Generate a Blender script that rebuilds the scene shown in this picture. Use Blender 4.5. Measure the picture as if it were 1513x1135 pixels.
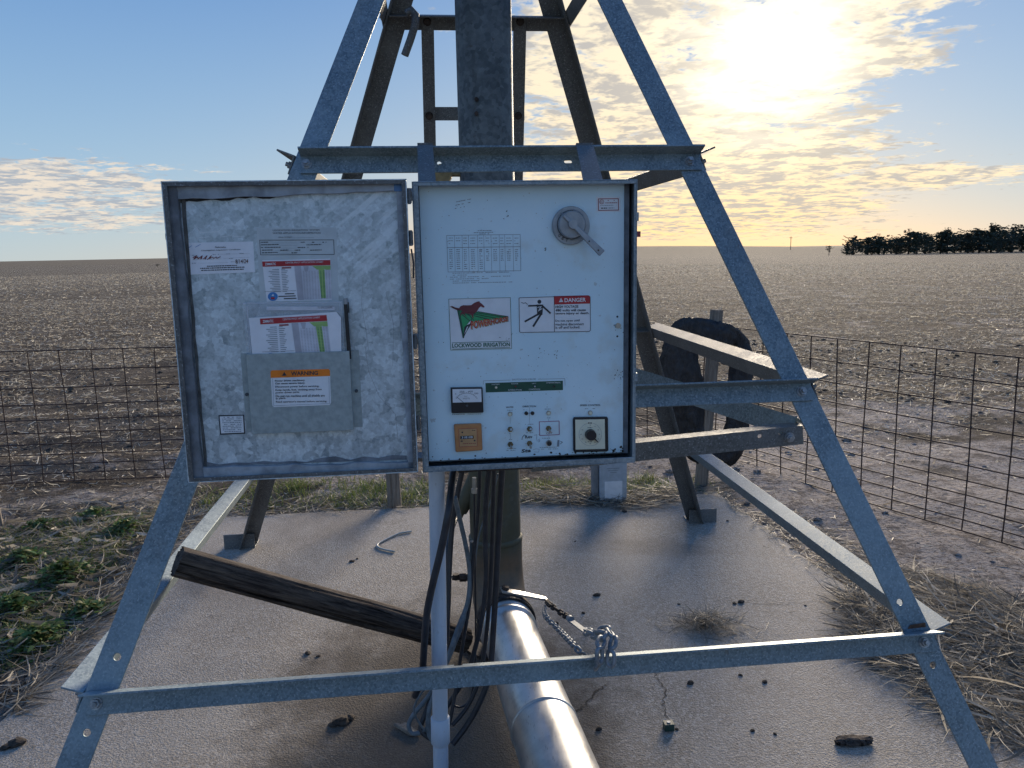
import bpy, bmesh, math, random
import numpy as np
from mathutils import Vector, Matrix, noise as mnoise
R = math.radians
rnd = random.Random(7)
for o in list(bpy.data.objects): bpy.data.objects.remove(o)
SC = bpy.context.scene; COL = SC.collection

# ------------------------------------------------------------------ camera
F_PX, PITCH, ROLL, EYE = 1160.3, 0.1679, 0.0192, 1.45
_fw = np.array([0, math.cos(PITCH), -math.sin(PITCH)]); _r0 = np.array([1., 0, 0]); _u0 = np.cross(_r0, _fw)
_r = _r0*math.cos(ROLL) - _u0*math.sin(ROLL); _u = _u0*math.cos(ROLL) + _r0*math.sin(ROLL)
cam = bpy.data.cameras.new('camera'); cam.sensor_width = 36; cam.lens = 36*F_PX/1513.0
cam.clip_start = 0.05; cam.clip_end = 9000
camo = bpy.data.objects.new('camera', cam); COL.objects.link(camo)
camo.matrix_world = Matrix(((_r[0], _u[0], -_fw[0], 0), (_r[1], _u[1], -_fw[1], 0), (_r[2], _u[2], -_fw[2], EYE), (0, 0, 0, 1)))
SC.camera = camo
def ray(px, py):
    d = _fw + _r*(px-756.5)/F_PX - _u*(py-567.5)/F_PX
    return Vector(d)
EYEV = Vector((0, 0, EYE))
def atz(px, py, z=0.0):
    d = ray(px, py); return EYEV + d*((z-EYE)/d.z)
def aty(px, py, Y):
    d = ray(px, py); return EYEV + d*(Y/d.y)
def onplane(px, py, p, n):
    d = ray(px, py); return EYEV + d*((p-EYEV).dot(n)/d.dot(n))

# ------------------------------------------------------------------ render look
SC.render.engine = 'CYCLES'
SC.view_settings.view_transform = 'Standard'; SC.view_settings.look = 'None'
SC.view_settings.exposure = 1.15; SC.view_settings.gamma = 1; SC.view_settings.use_curve_mapping = False

# ------------------------------------------------------------------ sun + sky
SD = ray(1133, 72).normalized()
SUN_EL = math.asin(SD.z); SUN_AZ = math.atan2(SD.x, SD.y)
sl = bpy.data.lights.new('sun', 'SUN'); sl.energy = 3.7; sl.angle = R(22); sl.color = (1.0, 0.84, 0.64)
so = bpy.data.objects.new('sun', sl); COL.objects.link(so)
so.rotation_euler = SD.to_track_quat('Z', 'Y').to_euler()

class NT:
    """small node helper"""
    def __init__(s, tree): s.t = tree; s.n = tree.nodes; s.l = tree.links
    def new(s, typ, **kw):
        nd = s.n.new(typ)
        for k, v in kw.items():
            if k.startswith('_'): continue
            setattr(nd, k, v)
        return nd
    def put(s, nd, key, v):
        if v is None: return
        sock = nd.inputs[key]
        if isinstance(v, bpy.types.NodeSocket): s.l.new(v, sock)
        else: sock.default_value = v
    def math(s, op, a, b=None, c=None, clamp=False):
        nd = s.new('ShaderNodeMath', operation=op, use_clamp=clamp)
        s.put(nd, 0, a); s.put(nd, 1, b); s.put(nd, 2, c); return nd.outputs[0]
    def mix(s, f, a, b, blend='MIX'):
        nd = s.new('ShaderNodeMix', data_type='RGBA', blend_type=blend)
        s.put(nd, 0, f); s.put(nd, 6, c4(a)); s.put(nd, 7, c4(b)); return nd.outputs[2]
    def noise(s, vec, scale, detail=4, rough=.55, dist=0, out=0, lac=2.0):
        nd = s.new('ShaderNodeTexNoise'); s.put(nd, 'Vector', vec); s.put(nd, 'Scale', scale); s.put(nd, 'Detail', detail)
        s.put(nd, 'Roughness', rough); s.put(nd, 'Distortion', dist); s.put(nd, 'Lacunarity', lac); return nd.outputs[out]
    def voro(s, vec, scale, feature='F1', out=0, rand=1):
        nd = s.new('ShaderNodeTexVoronoi', feature=feature); s.put(nd, 'Vector', vec); s.put(nd, 'Scale', scale)
        s.put(nd, 'Randomness', rand); return nd.outputs[out]
    def ramp(s, fac, lo, hi, a=0., b=1., kind='SMOOTHSTEP'):
        nd = s.new('ShaderNodeMapRange', interpolation_type=kind)
        s.put(nd, 0, fac); s.put(nd, 1, lo); s.put(nd, 2, hi); s.put(nd, 3, a); s.put(nd, 4, b); return nd.outputs[0]
    def mapping(s, vec, scale=(1, 1, 1), rot=(0, 0, 0), loc=(0, 0, 0)):
        nd = s.new('ShaderNodeMapping'); s.put(nd, 0, vec); nd.inputs[1].default_value = loc
        nd.inputs[2].default_value = rot; nd.inputs[3].default_value = scale; return nd.outputs[0]
    def bump(s, h, strength=.3, dist=.01, normal=None):
        nd = s.new('ShaderNodeBump'); s.put(nd, 'Height', h); s.put(nd, 'Strength', strength); s.put(nd, 'Distance', dist)
        s.put(nd, 'Normal', normal); return nd.outputs[0]
    def xyz(s, x, y, z):
        nd = s.new('ShaderNodeCombineXYZ'); s.put(nd, 0, x); s.put(nd, 1, y); s.put(nd, 2, z); return nd.outputs[0]
def c4(v):
    if isinstance(v, (tuple, list)) and len(v) == 3: return (v[0], v[1], v[2], 1)
    return v

world = bpy.data.worlds.new('World'); SC.world = world; world.use_nodes = True
def build_sky():
    W = NT(world.node_tree); W.n.clear()
    out = W.new('ShaderNodeOutputWorld'); bg = W.new('ShaderNodeBackground'); W.l.new(bg.outputs[0], out.inputs[0])
    sky = W.new('ShaderNodeTexSky', sky_type='NISHITA'); sky.sun_disc = False
    sky.sun_elevation = SUN_EL; sky.sun_rotation = SUN_AZ; sky.altitude = 600
    sky.air_density = 1.0; sky.dust_density = 0.6; sky.ozone_density = 2.0
    tc = W.new('ShaderNodeTexCoord'); D = tc.outputs['Generated']
    sep = W.new('ShaderNodeSeparateXYZ'); W.l.new(D, sep.inputs[0]); X, Y, Z = sep.outputs
    el = W.math('MULTIPLY', W.math('ARCSINE', Z), 57.2958)
    az = W.math('MULTIPLY', W.math('ARCTAN2', X, Y), 57.2958)
    dt = W.new('ShaderNodeVectorMath', operation='DOT_PRODUCT'); W.l.new(D, dt.inputs[0]); dt.inputs[1].default_value = SD
    ang = W.math('MULTIPLY', W.math('ARCCOSINE', W.math('MINIMUM', dt.outputs['Value'], 0.99999)), 57.2958)
    # clear sky: physical sky in the background strength range, under an even evening haze
    clear = W.mix(1.0, sky.outputs[0], (SKYK, SKYK, SKYK), 'MULTIPLY')
    elp = W.math('MAXIMUM', el, 0.0)
    lowband = W.math('POWER', 2.718, W.math('MULTIPLY', elp, -0.20))
    warmaz = W.math('POWER', 2.718, W.math('MULTIPLY', W.math('POWER', W.math('DIVIDE', W.math('SUBTRACT', az, 12), 24), 2), -1.0))
    blue = W.mix(W.ramp(elp, 0, 24, 0, 1, 'LINEAR'), (.165, .272, .360), (.036, .103, .262))
    blue = W.mix(W.math('MULTIPLY', lowband, .6), blue, (.28, .28, .25))
    blue = W.mix(W.math('MULTIPLY', lowband, W.math('MULTIPLY', warmaz, .85)), blue, (.44, .265, .13))
    clear = W.mix(0.93, clear, blue)
    # cloud noise on a cloud deck (foreshortens to the horizon)
    zz = W.math('ADD', W.math('MAXIMUM', Z, 0.0), 0.09)
    P = W.xyz(W.math('DIVIDE', X, zz), W.math('DIVIDE', Y, zz), 0.0)
    n1 = W.noise(P, 2.4, 5, .60, .5)
    n2 = W.noise(P, 11.0, 4, .62, .3)
    n3 = W.noise(W.mapping(P, (1, 1, 1), loc=(3.1, 7.7, 0)), 2.2, 1, .5)
    n4 = W.noise(W.mapping(P, (1, 1, 1), loc=(1.1, 2.7, 0)), 4.2, 4, .62, .4)
    nn = W.math('ADD', W.math('MULTIPLY', n1, .55), W.math('MULTIPLY', n2, .45))
    def gauss(a0, e0, sa, se, pw=2.0):
        da = W.math('POWER', W.math('ABSOLUTE', W.math('DIVIDE', W.math('SUBTRACT', az, a0), sa)), pw)
        de = W.math('POWER', W.math('ABSOLUTE', W.math('DIVIDE', W.math('SUBTRACT', el, e0), se)), pw)
        return W.math('POWER', 2.718, W.math('MULTIPLY', W.math('ADD', da, de), -1.0))
    m = gauss(12.5, 12.0, 14.5, 9.5, 3.2)
    m = W.math('MAXIMUM', m, W.math('MULTIPLY', gauss(19, 13.0, 10.5, 4.2, 3.0), .95))
    m = W.math('MAXIMUM', m, W.math('MULTIPLY', gauss(13, 4.6, 14, 4.2, 3.4), 1.12))
    m = W.math('MAXIMUM', m, W.math('MULTIPLY', gauss(25, 4.1, 10.0, 1.2), .95))
    m = W.math('MAXIMUM', m, W.math('MULTIPLY', gauss(-33, 4.4, 13, 2.1, 2.8), .92))
    m = W.math('MAXIMUM', m, W.math('MULTIPLY', gauss(-33, 2.6, 20, 1.2, 2.8), .72))
    m = W.math('MAXIMUM', m, W.math('MULTIPLY', gauss(-60, 7, 16, 3.5), .7))
    m = W.math('MAXIMUM', m, W.math('MULTIPLY', gauss(-20.3, 18.2, 2.0, 1.0), .60))
    m = W.math('MAXIMUM', m, W.math('MULTIPLY', gauss(-8.0, 17.4, 1.4, 1.4), .66))
    m = W.math('MAXIMUM', m, W.math('MULTIPLY', gauss(62, 9, 20, 4), .7))
    # the rest of the sky: scattered patches all round
    m = W.math('MAXIMUM', m, W.math('MULTIPLY', W.ramp(W.math('ABSOLUTE', az), 70, 120), W.ramp(n3, .42, .7, 0, .7)))
    dens = W.ramp(W.math('ADD', nn, W.math('MULTIPLY', m, .34)), .655, .765)
    thick = W.ramp(W.math('ADD', W.math('ADD', W.math('MULTIPLY', n4, .6), W.math('MULTIPLY', n2, .4)), W.math('MULTIPLY', m, .04)), .49, .60)
    glow = W.math('POWER', 2.718, W.math('MULTIPLY', W.math('POWER', W.math('DIVIDE', ang, 4.5), 2.0), -1.0))
    wide = W.math('POWER', 2.718, W.math('MULTIPLY', W.math('POWER', W.math('DIVIDE', ang, 20), 2.0), -1.0))
    lit = W.mix(W.math('MULTIPLY', lowband, warmaz), (.45, .395, .30), (.58, .38, .14))
    lit = W.mix(W.ramp(ang, 16, 38), lit, (.40, .35, .29))
    shade = W.mix(wide, (.16, .19, .23), (.20, .185, .18))
    cc = W.mix(W.math('MULTIPLY', W.math('MULTIPLY', thick, .85), W.math('SUBTRACT', 1.0, W.math('MULTIPLY', glow, .40))), lit, shade)
    base = W.mix(W.math('MULTIPLY', dens, .94), clear, cc)
    glow = W.math('MULTIPLY', glow, W.ramp(n1, .38, .58, .45, 1.15))
    gk = W.math('MULTIPLY', glow, W.math('MULTIPLY_ADD', dens, .46, .10))
    add = W.mix(1.0, (1.0, .90, .66), W.xyz(gk, gk, gk), 'MULTIPLY')
    wk = W.math('MULTIPLY', wide, W.math('MULTIPLY_ADD', dens, .02, .04))
    add2 = W.mix(1.0, (1.0, .85, .52), W.xyz(wk, wk, wk), 'MULTIPLY')
    tot = W.mix(1.0, W.mix(1.0, base, add, 'ADD'), add2, 'ADD')
    W.l.new(tot, bg.inputs[0]); bg.inputs[1].default_value = 1.0
SKYK = 0.06
build_sky()

# ------------------------------------------------------------------ materials
MATS = {}
def material(name, fn):
    m = bpy.data.materials.new(name); m.use_nodes = True; T = NT(m.node_tree)
    b = m.node_tree.nodes['Principled BSDF']; tc = T.new('ShaderNodeTexCoord')
    fn(T, b, tc.outputs['Object']); MATS[name] = m; return m
def S(T, b, **kw):
    names = dict(col='Base Color', metal='Metallic', rough='Roughness', normal='Normal', spec='Specular IOR Level', trans='Transmission Weight',
                 alpha='Alpha', ior='IOR', coat='Coat Weight', sheen='Sheen Weight')
    for k, v in kw.items(): T.put(b, names[k], c4(v))
def flat(name, col, rough=.6, metal=0., var=.12, scale=30, bump=0.):
    def fn(T, b, O):
        n = T.noise(O, scale, 4, .6)
        c = T.mix(T.ramp(n, .3, .7, 0, 1), tuple(x*(1-var) for x in col), tuple(min(1, x*(1+var)) for x in col))
        S(T, b, col=c, rough=rough, metal=metal)
        if bump: S(T, b, normal=T.bump(n, bump, .003))
    return material(name, fn)

def galv(name, c1, c2, metal, rough, sp=210, dirt=(.16, .15, .13), dirtk=.35):
    def fn(T, b, O):
        v = T.voro(O, sp, out=1); g = T.new('ShaderNodeRGBToBW'); T.l.new(v, g.inputs[0])
        n = T.noise(O, 14, 6, .7); n2 = T.noise(O, 220, 2, .5); n3 = T.noise(T.mapping(O, (1, 1, .35)), 5, 5, .65)
        f = T.math('ADD', T.math('MULTIPLY', g.outputs[0], .45), T.math('MULTIPLY', n, .55))
        c = T.mix(T.ramp(f, .25, .75), c1, c2)
        c = T.mix(T.ramp(n2, .58, .72, 0, .35), c, (.62, .66, .70))
        c = T.mix(T.ramp(n3, .56, .74, 0, dirtk), c, dirt); n5 = T.noise(T.mapping(O, (1, 1, .3)), 17, 5, .7)
        c = T.mix(T.ramp(n5, .66, .76, 0, .55), c, (.17, .105, .06)); c = T.mix(T.ramp(T.noise(O, 3.1, 4, .6), .5, .68, 0, .35), c, tuple(x*1.5 for x in c2))
        S(T, b, col=c, metal=metal, rough=T.ramp(f, .2, .8, rough-.08, rough+.12), normal=T.bump(f, .12, .002))
    return material(name, fn)
galv('galvanized', (.105, .145, .170), (.225, .285, .315), .40, .52)
galv('galvanized_dull', (.085, .09, .09), (.16, .165, .165), .3, .6)
galv('galvanized_box', (.16, .205, .235), (.30, .355, .39), .45, .5)
def f_spangle(T, b, O):
    w = T.noise(O, 30, 5, .7, out=1)
    O2 = T.mix(.024, O, w, 'ADD')
    v = T.voro(O2, 52, out=1); v2 = T.voro(O2, 130, out=1)
    g = T.new('ShaderNodeRGBToBW'); T.l.new(v, g.inputs[0]); g2 = T.new('ShaderNodeRGBToBW'); T.l.new(v2, g2.inputs[0])
    n = T.noise(O, 9, 5, .65); fine = T.noise(O, 160, 3, .6)
    f = T.math('ADD', T.math('MULTIPLY', g.outputs[0], .36), T.math('MULTIPLY', g2.outputs[0], .26))
    f = T.math('ADD', f, T.math('MULTIPLY', n, .55)); f = T.math('ADD', f, T.math('MULTIPLY', fine, .34))
    c = T.mix(T.ramp(f, .46, 1.0, 0, 1, 'LINEAR'), (.22, .285, .33), (.70, .785, .83))
    # wiping streaks in the upper right of the door
    sx = T.new('ShaderNodeSeparateXYZ'); T.l.new(O, sx.inputs[0]); th = R(38)
    pp = T.math('SUBTRACT', T.math('MULTIPLY', sx.outputs[2], math.cos(th)), T.math('MULTIPLY', sx.outputs[0], math.sin(th)))
    qq = T.math('ADD', T.math('MULTIPLY', sx.outputs[2], math.sin(th)), T.math('MULTIPLY', sx.outputs[0], math.cos(th)))
    st = T.noise(T.xyz(T.math('MULTIPLY', pp, 70), T.math('MULTIPLY', qq, 6), 0.), 1.0, 2, .5)
    msk = T.math('MULTIPLY', T.ramp(sx.outputs[0], -.24, -.12), T.ramp(sx.outputs[2], .36, .48))
    c = T.mix(T.math('MULTIPLY', msk, T.ramp(st, .50, .62, 0, .6)), c, (.72, .79, .84))
    c = T.mix(T.math('MULTIPLY', msk, T.ramp(st, .48, .34, 0, .28)), c, (.30, .33, .37))
    # chalky zinc bloom towards the lower left and bottom
    S(T, b, col=c, metal=.45, rough=T.ramp(f, .5, 1.0, .36, .55), normal=T.bump(f, .10, .002))
material('spangle', f_spangle)
def f_panel(T, b, O):
    n = T.noise(O, 5, 5, .6); sp = T.noise(O, 190, 2, .5); sp2 = T.noise(O, 60, 3, .55)
    c = T.mix(T.ramp(n, .3, .75), (.57, .755, .835), (.66, .82, .885))
    c = T.mix(T.ramp(T.noise(O, 11, 4, .6), .54, .72, 0, .42), c, (.52, .56, .52))
    c = T.mix(T.ramp(sp, .735, .76, 0, .6), c, (.30, .25, .18))
    c = T.mix(T.ramp(sp2, .70, .73, 0, .5), c, (.32, .32, .30))
    S(T, b, col=c, rough=T.ramp(n, .3, .8, .42, .58), normal=T.bump(sp, .05, .001))
material('panel_paint', f_panel)
def f_conc(T, b, O):
    v = T.voro(O, 150, out=0); v2 = T.voro(O, 125, out=1); g = T.new('ShaderNodeRGBToBW'); T.l.new(v2, g.inputs[0])
    n = T.noise(O, 1.6, 6, .62); n2 = T.noise(O, 7, 6, .68); fine = T.noise(O, 210, 4, .8)
    c = T.mix(T.ramp(n, .32, .70), (.27, .238, .197), (.36, .322, .272))
    c = T.mix(T.ramp(n2, .54, .74, 0, .55), c, (.150, .125, .100))
    c = T.mix(T.ramp(g.outputs[0], .42, .85, 0, .8), c, (.44, .405, .36))
    c = T.mix(T.ramp(fine, .60, .48, 0, .0), c, (.06, .05, .045))
    c = T.mix(T.ramp(fine, .48, .38, 0, .85), c, (.050, .042, .035))
    tro = T.noise(T.mapping(O, (1, .12, 1), rot=(0, 0, R(28))), 24, 3, .6); c = T.mix(T.ramp(tro, .48, .62, 0, .28), c, (.33, .305, .27))
    big = T.noise(O, .75, 4, .6, .6); c = T.mix(T.ramp(big, .5, .62, 0, .5), c, (.155, .128, .104))
    # water and rust stain around the riser
    sx = T.new('ShaderNodeSeparateXYZ'); T.l.new(O, sx.inputs[0])
    dx = T.math('DIVIDE', T.math('ADD', sx.outputs[0], .24), .52); dy = T.math('DIVIDE', T.math('SUBTRACT', sx.outputs[1], 2.25), .85)
    d = T.math('ADD', T.math('POWER', dx, 2), T.math('POWER', dy, 2))
    d = T.math('ADD', d, T.math('MULTIPLY', T.math('SUBTRACT', n2, .5), 3.4))
    c = T.mix(T.ramp(d, 1.9, .2, 0, .80), c, (.060, .048, .038))
    h = T.math('ADD', T.math('MULTIPLY', fine, .8), T.math('MULTIPLY', v, .7))
    S(T, b, col=c, rough=.85, spec=.22, normal=T.bump(h, .6, .004))
material('concrete', f_conc)
def f_soil(T, b, O):
    sx = T.new('ShaderNodeSeparateXYZ'); T.l.new(O, sx.inputs[0])
    dist = T.math('SQRT', T.math('ADD', T.math('POWER', sx.outputs[0], 2), T.math('POWER', sx.outputs[1], 2)))
    n = T.noise(O, 1.1, 6, .65); m = T.noise(T.mapping(O, (.4, 1, 1)), 3.2, 6, .7); fine = T.noise(O, 45, 5, .75)
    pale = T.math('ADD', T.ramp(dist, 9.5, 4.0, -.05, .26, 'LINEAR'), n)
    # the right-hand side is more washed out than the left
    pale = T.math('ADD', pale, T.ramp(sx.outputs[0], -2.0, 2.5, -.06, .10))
    c = T.mix(T.ramp(m, .3, .7), (.070, .060, .050), (.185, .160, .132))
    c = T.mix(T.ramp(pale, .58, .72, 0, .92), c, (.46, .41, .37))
    c = T.mix(T.ramp(fine, .52, .36, 0, .75), c, (.045, .036, .030))
    md_ = T.noise(O, 9, 5, .7); c = T.mix(T.ramp(md_, .50, .62, 0, .6), c, (.095, .078, .064))
    band = T.noise(T.mapping(O, (.06, .5, 1), rot=(0, 0, R(-4))), 1.0, 5, .65)
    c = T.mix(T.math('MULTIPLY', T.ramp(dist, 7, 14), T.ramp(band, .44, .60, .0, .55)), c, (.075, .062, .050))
    far = T.ramp(dist, 14, 60, 0, 1, 'LINEAR')
    fleck = T.noise(T.mapping(O, (1.0, .55, 1)), 9, 4, .8); 
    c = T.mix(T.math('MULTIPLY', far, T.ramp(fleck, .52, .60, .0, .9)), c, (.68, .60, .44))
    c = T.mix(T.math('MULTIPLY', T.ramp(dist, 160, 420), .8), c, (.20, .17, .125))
    S(T, b, col=c, rough=1.0, spec=.02, normal=T.bump(T.math('ADD', T.math('ADD', fine, T.math('MULTIPLY', md_, 2.0)), T.math('MULTIPLY', m, 1.5)), .9, .035))
material('soil', f_soil)
def straw(name, a, bcol, dark):
    def fn(T, b, O):
        oi = T.new('ShaderNodeObjectInfo'); g = T.new('ShaderNodeNewGeometry')
        r = g.outputs['Random Per Island']
        c = T.mix(T.ramp(r, 0, 1, 0, 1, 'LINEAR'), a, bcol)
        c = T.mix(T.ramp(r, .78, .70, 0, .0), c, dark)
        r2 = T.math('FRACT', T.math('MULTIPLY', r, 7.31))
        c = T.mix(T.ramp(r2, .30, .90, 0, .92), c, dark)
        c = T.mix(T.ramp(T.noise(O, 60, 3, .6), .5, .7, 0, .4), c, dark)
        S(T, b, col=c, rough=.62, spec=.3)
        tr = T.new('ShaderNodeBsdfTranslucent'); T.l.new(c, tr.inputs[0])
        mx = T.new('ShaderNodeMixShader'); mx.inputs[0].default_value = .3
        out = T.n['Material Output']; T.l.new(b.outputs[0], mx.inputs[1]); T.l.new(tr.outputs[0], mx.inputs[2]); T.l.new(mx.outputs[0], out.inputs[0])
    return material(name, fn)
straw('stubble_straw', (.46, .41, .32), (.88, .81, .66), (.15, .13, .10))
straw('husk_straw', (.20, .18, .145), (.52, .465, .375), (.085, .076, .062))
straw('green_leaf', (.085, .14, .03), (.22, .28, .07), (.16, .16, .05))
straw('dark_green_leaf', (.055, .115, .035), (.13, .22, .055), (.12, .12, .04))
def wood(name, a, bb, crack):
    def fn(T, b, O):
        g = T.noise(T.mapping(O, (1, 1, .10)), 75, 6, .75, .6); n = T.noise(O, 9, 4, .6); k = T.noise(T.mapping(O, (1, 1, .05)), 34, 4, .7, 1.2)
        c = T.mix(T.ramp(g, .3, .7), a, bb); c = T.mix(T.ramp(n, .5, .72, 0, .5), c, a)
        c = T.mix(T.ramp(k, .40, .35, 0, .9), c, crack)
        h = T.math('ADD', g, T.ramp(k, .34, .42, 0, .8))
        S(T, b, col=c, rough=.92, spec=.12, normal=T.bump(h, .9, .005))
    return material(name, fn)
wood('wood_weathered', (.16, .135, .11), (.30, .265, .225), (.04, .033, .028))
wood('wood_charred', (.020, .017, .017), (.135, .112, .096), (.008, .007, .006))
def f_rubber(T, b, O):
    n = T.noise(O, 26, 5, .65); c = T.mix(T.ramp(n, .35, .75), (.016, .017, .020), (.045, .047, .052))
    n2 = T.noise(T.mapping(O, (1, 1, .35)), 14, 5, .7, 1.5); S(T, b, col=c, rough=.5, normal=T.bump(T.math('ADD', n, T.math('MULTIPLY', n2, 3)), .9, .014))
material('rubber', f_rubber)
flat('cable_black', (.020, .023, .030), .42, var=.3, scale=40)
flat('cable_grey', (.095, .125, .150), .5, var=.3, scale=40)
flat('cable_pale', (.32, .34, .33), .5)
def f_pvc(T, b, O):
    n = T.noise(T.mapping(O, (1, 1, .2)), 20, 5, .65)
    c = T.mix(T.ramp(n, .35, .75), (.40, .47, .56), (.54, .60, .67))
    c = T.mix(T.ramp(T.noise(O, 90, 3, .6), .6, .75, 0, .35), c, (.26, .26, .26))
    S(T, b, col=c, rough=.42)
material('pvc', f_pvc)
def f_riser(T, b, O):
    n = T.noise(O, 12, 6, .7); v = T.voro(O, 75, out=1); g = T.new('ShaderNodeRGBToBW'); T.l.new(v, g.inputs[0]); n2 = T.noise(O, 45, 5, .7)
    sx = T.new('ShaderNodeSeparateXYZ'); T.l.new(O, sx.inputs[0])
    f = T.math('ADD', T.math('MULTIPLY', g.outputs[0], .3), T.math('MULTIPLY', n, .75))
    c = T.mix(T.ramp(f, .3, .8), (.055, .072, .085), (.15, .18, .20))
    c = T.mix(T.ramp(n2, .60, .7, 0, .6), c, (.055, .045, .04))
    low = T.math('MULTIPLY', T.ramp(sx.outputs[2], 1.15, .85), T.ramp(n, .25, .6, .5, .95))
    c = T.mix(low, c, (.080, .078, .048))
    c = T.mix(T.math('MULTIPLY', T.ramp(sx.outputs[2], .42, .34), T.ramp(n2, .3, .6, .4, .9)), c, (.17, .115, .075))
    S(T, b, col=c, metal=.3, rough=.6, normal=T.bump(f, .3, .004))
material('riser_metal', f_riser)
def f_supply(T, b, O):
    n = T.noise(T.mapping(O, (1, .2, 1)), 30, 6, .7); n2 = T.noise(O, 9, 5, .65); sc = T.noise(T.mapping(O, (5, 1, 5)), 40, 3, .6)
    c = T.mix(T.ramp(n2, .3, .7), (.40, .40, .39), (.62, .61, .59))
    c = T.mix(T.ramp(sc, .62, .7, 0, .5), c, (.18, .17, .16)); c = T.mix(T.ramp(n, .6, .72, 0, .4), c, (.75, .74, .70))
    S(T, b, col=c, metal=.8, rough=T.ramp(n, .3, .7, .30, .50), normal=T.bump(n, .14, .003))
material('supply_metal', f_supply)
flat('rust', (.13, .065, .035), .85, var=.5, scale=60, bump=.5)
flat('rust_dark', (.045, .032, .026), .7, .3, var=.5, scale=60, bump=.4)
flat('chain_zinc', (.20, .22, .24), .55, .45, var=.3, scale=60)
flat('bolt_zinc', (.30, .32, .34), .45, .6, var=.35, scale=90)
flat('brass_dull', (.22, .17, .09), .5, .6, var=.3)
flat('gasket', (.17, .185, .205), .8, var=.35, scale=25, bump=.4)
flat('gasket_light', (.30, .335, .37), .7, var=.3, scale=25, bump=.3)
flat('gap_grey', (.10, .10, .095), .9, var=.4, scale=40)  # dark grey of the gap line along the left door gasket
flat('gasket_gap', (.03, .03, .03), .9)
flat('blue_tape', (.09, .19, .36), .6)
flat('pocket_paint', (.33, .385, .39), .5, .25, var=.14, scale=60, bump=.15)
flat('cast_grey', (.30, .325, .35), .45, .35, var=.15, scale=40)
flat('cast_dark', (.07, .08, .09), .6)
flat('black_plastic', (.012, .014, .018), .35, var=.2)
flat('white_print', (.72, .75, .78), .5, var=.05)
flat('paper', (.78, .80, .84), .6, var=.05)
flat('card_grey', (.50, .56, .58), .5, var=.06)
flat('ink', (.028, .032, .04), .6)
flat('ink_pale', (.22, .26, .30), .6)
flat('ink_green', (.015, .12, .07), .5)
flat('ink_bar_green', (.010, .075, .050), .4, var=.15)
flat('green_bright', (.03, .32, .12), .5)
flat('ink_red', (.42, .022, .030), .5)
flat('ink_redbrown', (.30, .05, .05), .5)
flat('ink_orange', (.78, .20, .012), .5)
flat('horse_brown', (.15, .028, .035), .5)
flat('ink_yellow', (.72, .50, .22), .5)
flat('chart_green', (.30, .48, .16), .6)
flat('chart_grey', (.42, .42, .47), .6)
flat('chart_pale', (.60, .62, .68), .6)
flat('ink_blue', (.05, .22, .52), .5)
flat('marker_red', (.16, .012, .02), .5)
flat('purple_line', (.28, .06, .16), .5)
flat('orange_case', (.45, .20, .075), .5, var=.12)
flat('orange_face', (.47, .27, .12), .5)
flat('cream', (.70, .70, .55), .45, var=.05)
flat('switch_metal', (.42, .42, .40), .35, .8)
flat('plastic_dark_green', (.015, .05, .042), .45)
flat('dirt', (.045, .034, .026), .95, var=.5, scale=80)
flat('wire_rust', (.050, .030, .026), .7, .25, var=.4, scale=50)
flat('pedestal', (.40, .46, .52), .5, .2, var=.1)
flat('pedestal_back', (.20, .21, .22), .6)
def f_sleeve(T, b, O):
    S(T, b, col=(.62, .68, .72), rough=.25, alpha=.30)
material('sleeve', f_sleeve)
def f_far(T, b, O):
    g = T.new('ShaderNodeNewGeometry'); r = g.outputs['Random Per Island']
    S(T, b, col=T.mix(r, (.018, .026, .018), (.055, .066, .038)), rough=.8)
material('conifer', f_far)
flat('bark', (.06, .05, .04), .9)
M = MATS

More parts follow.
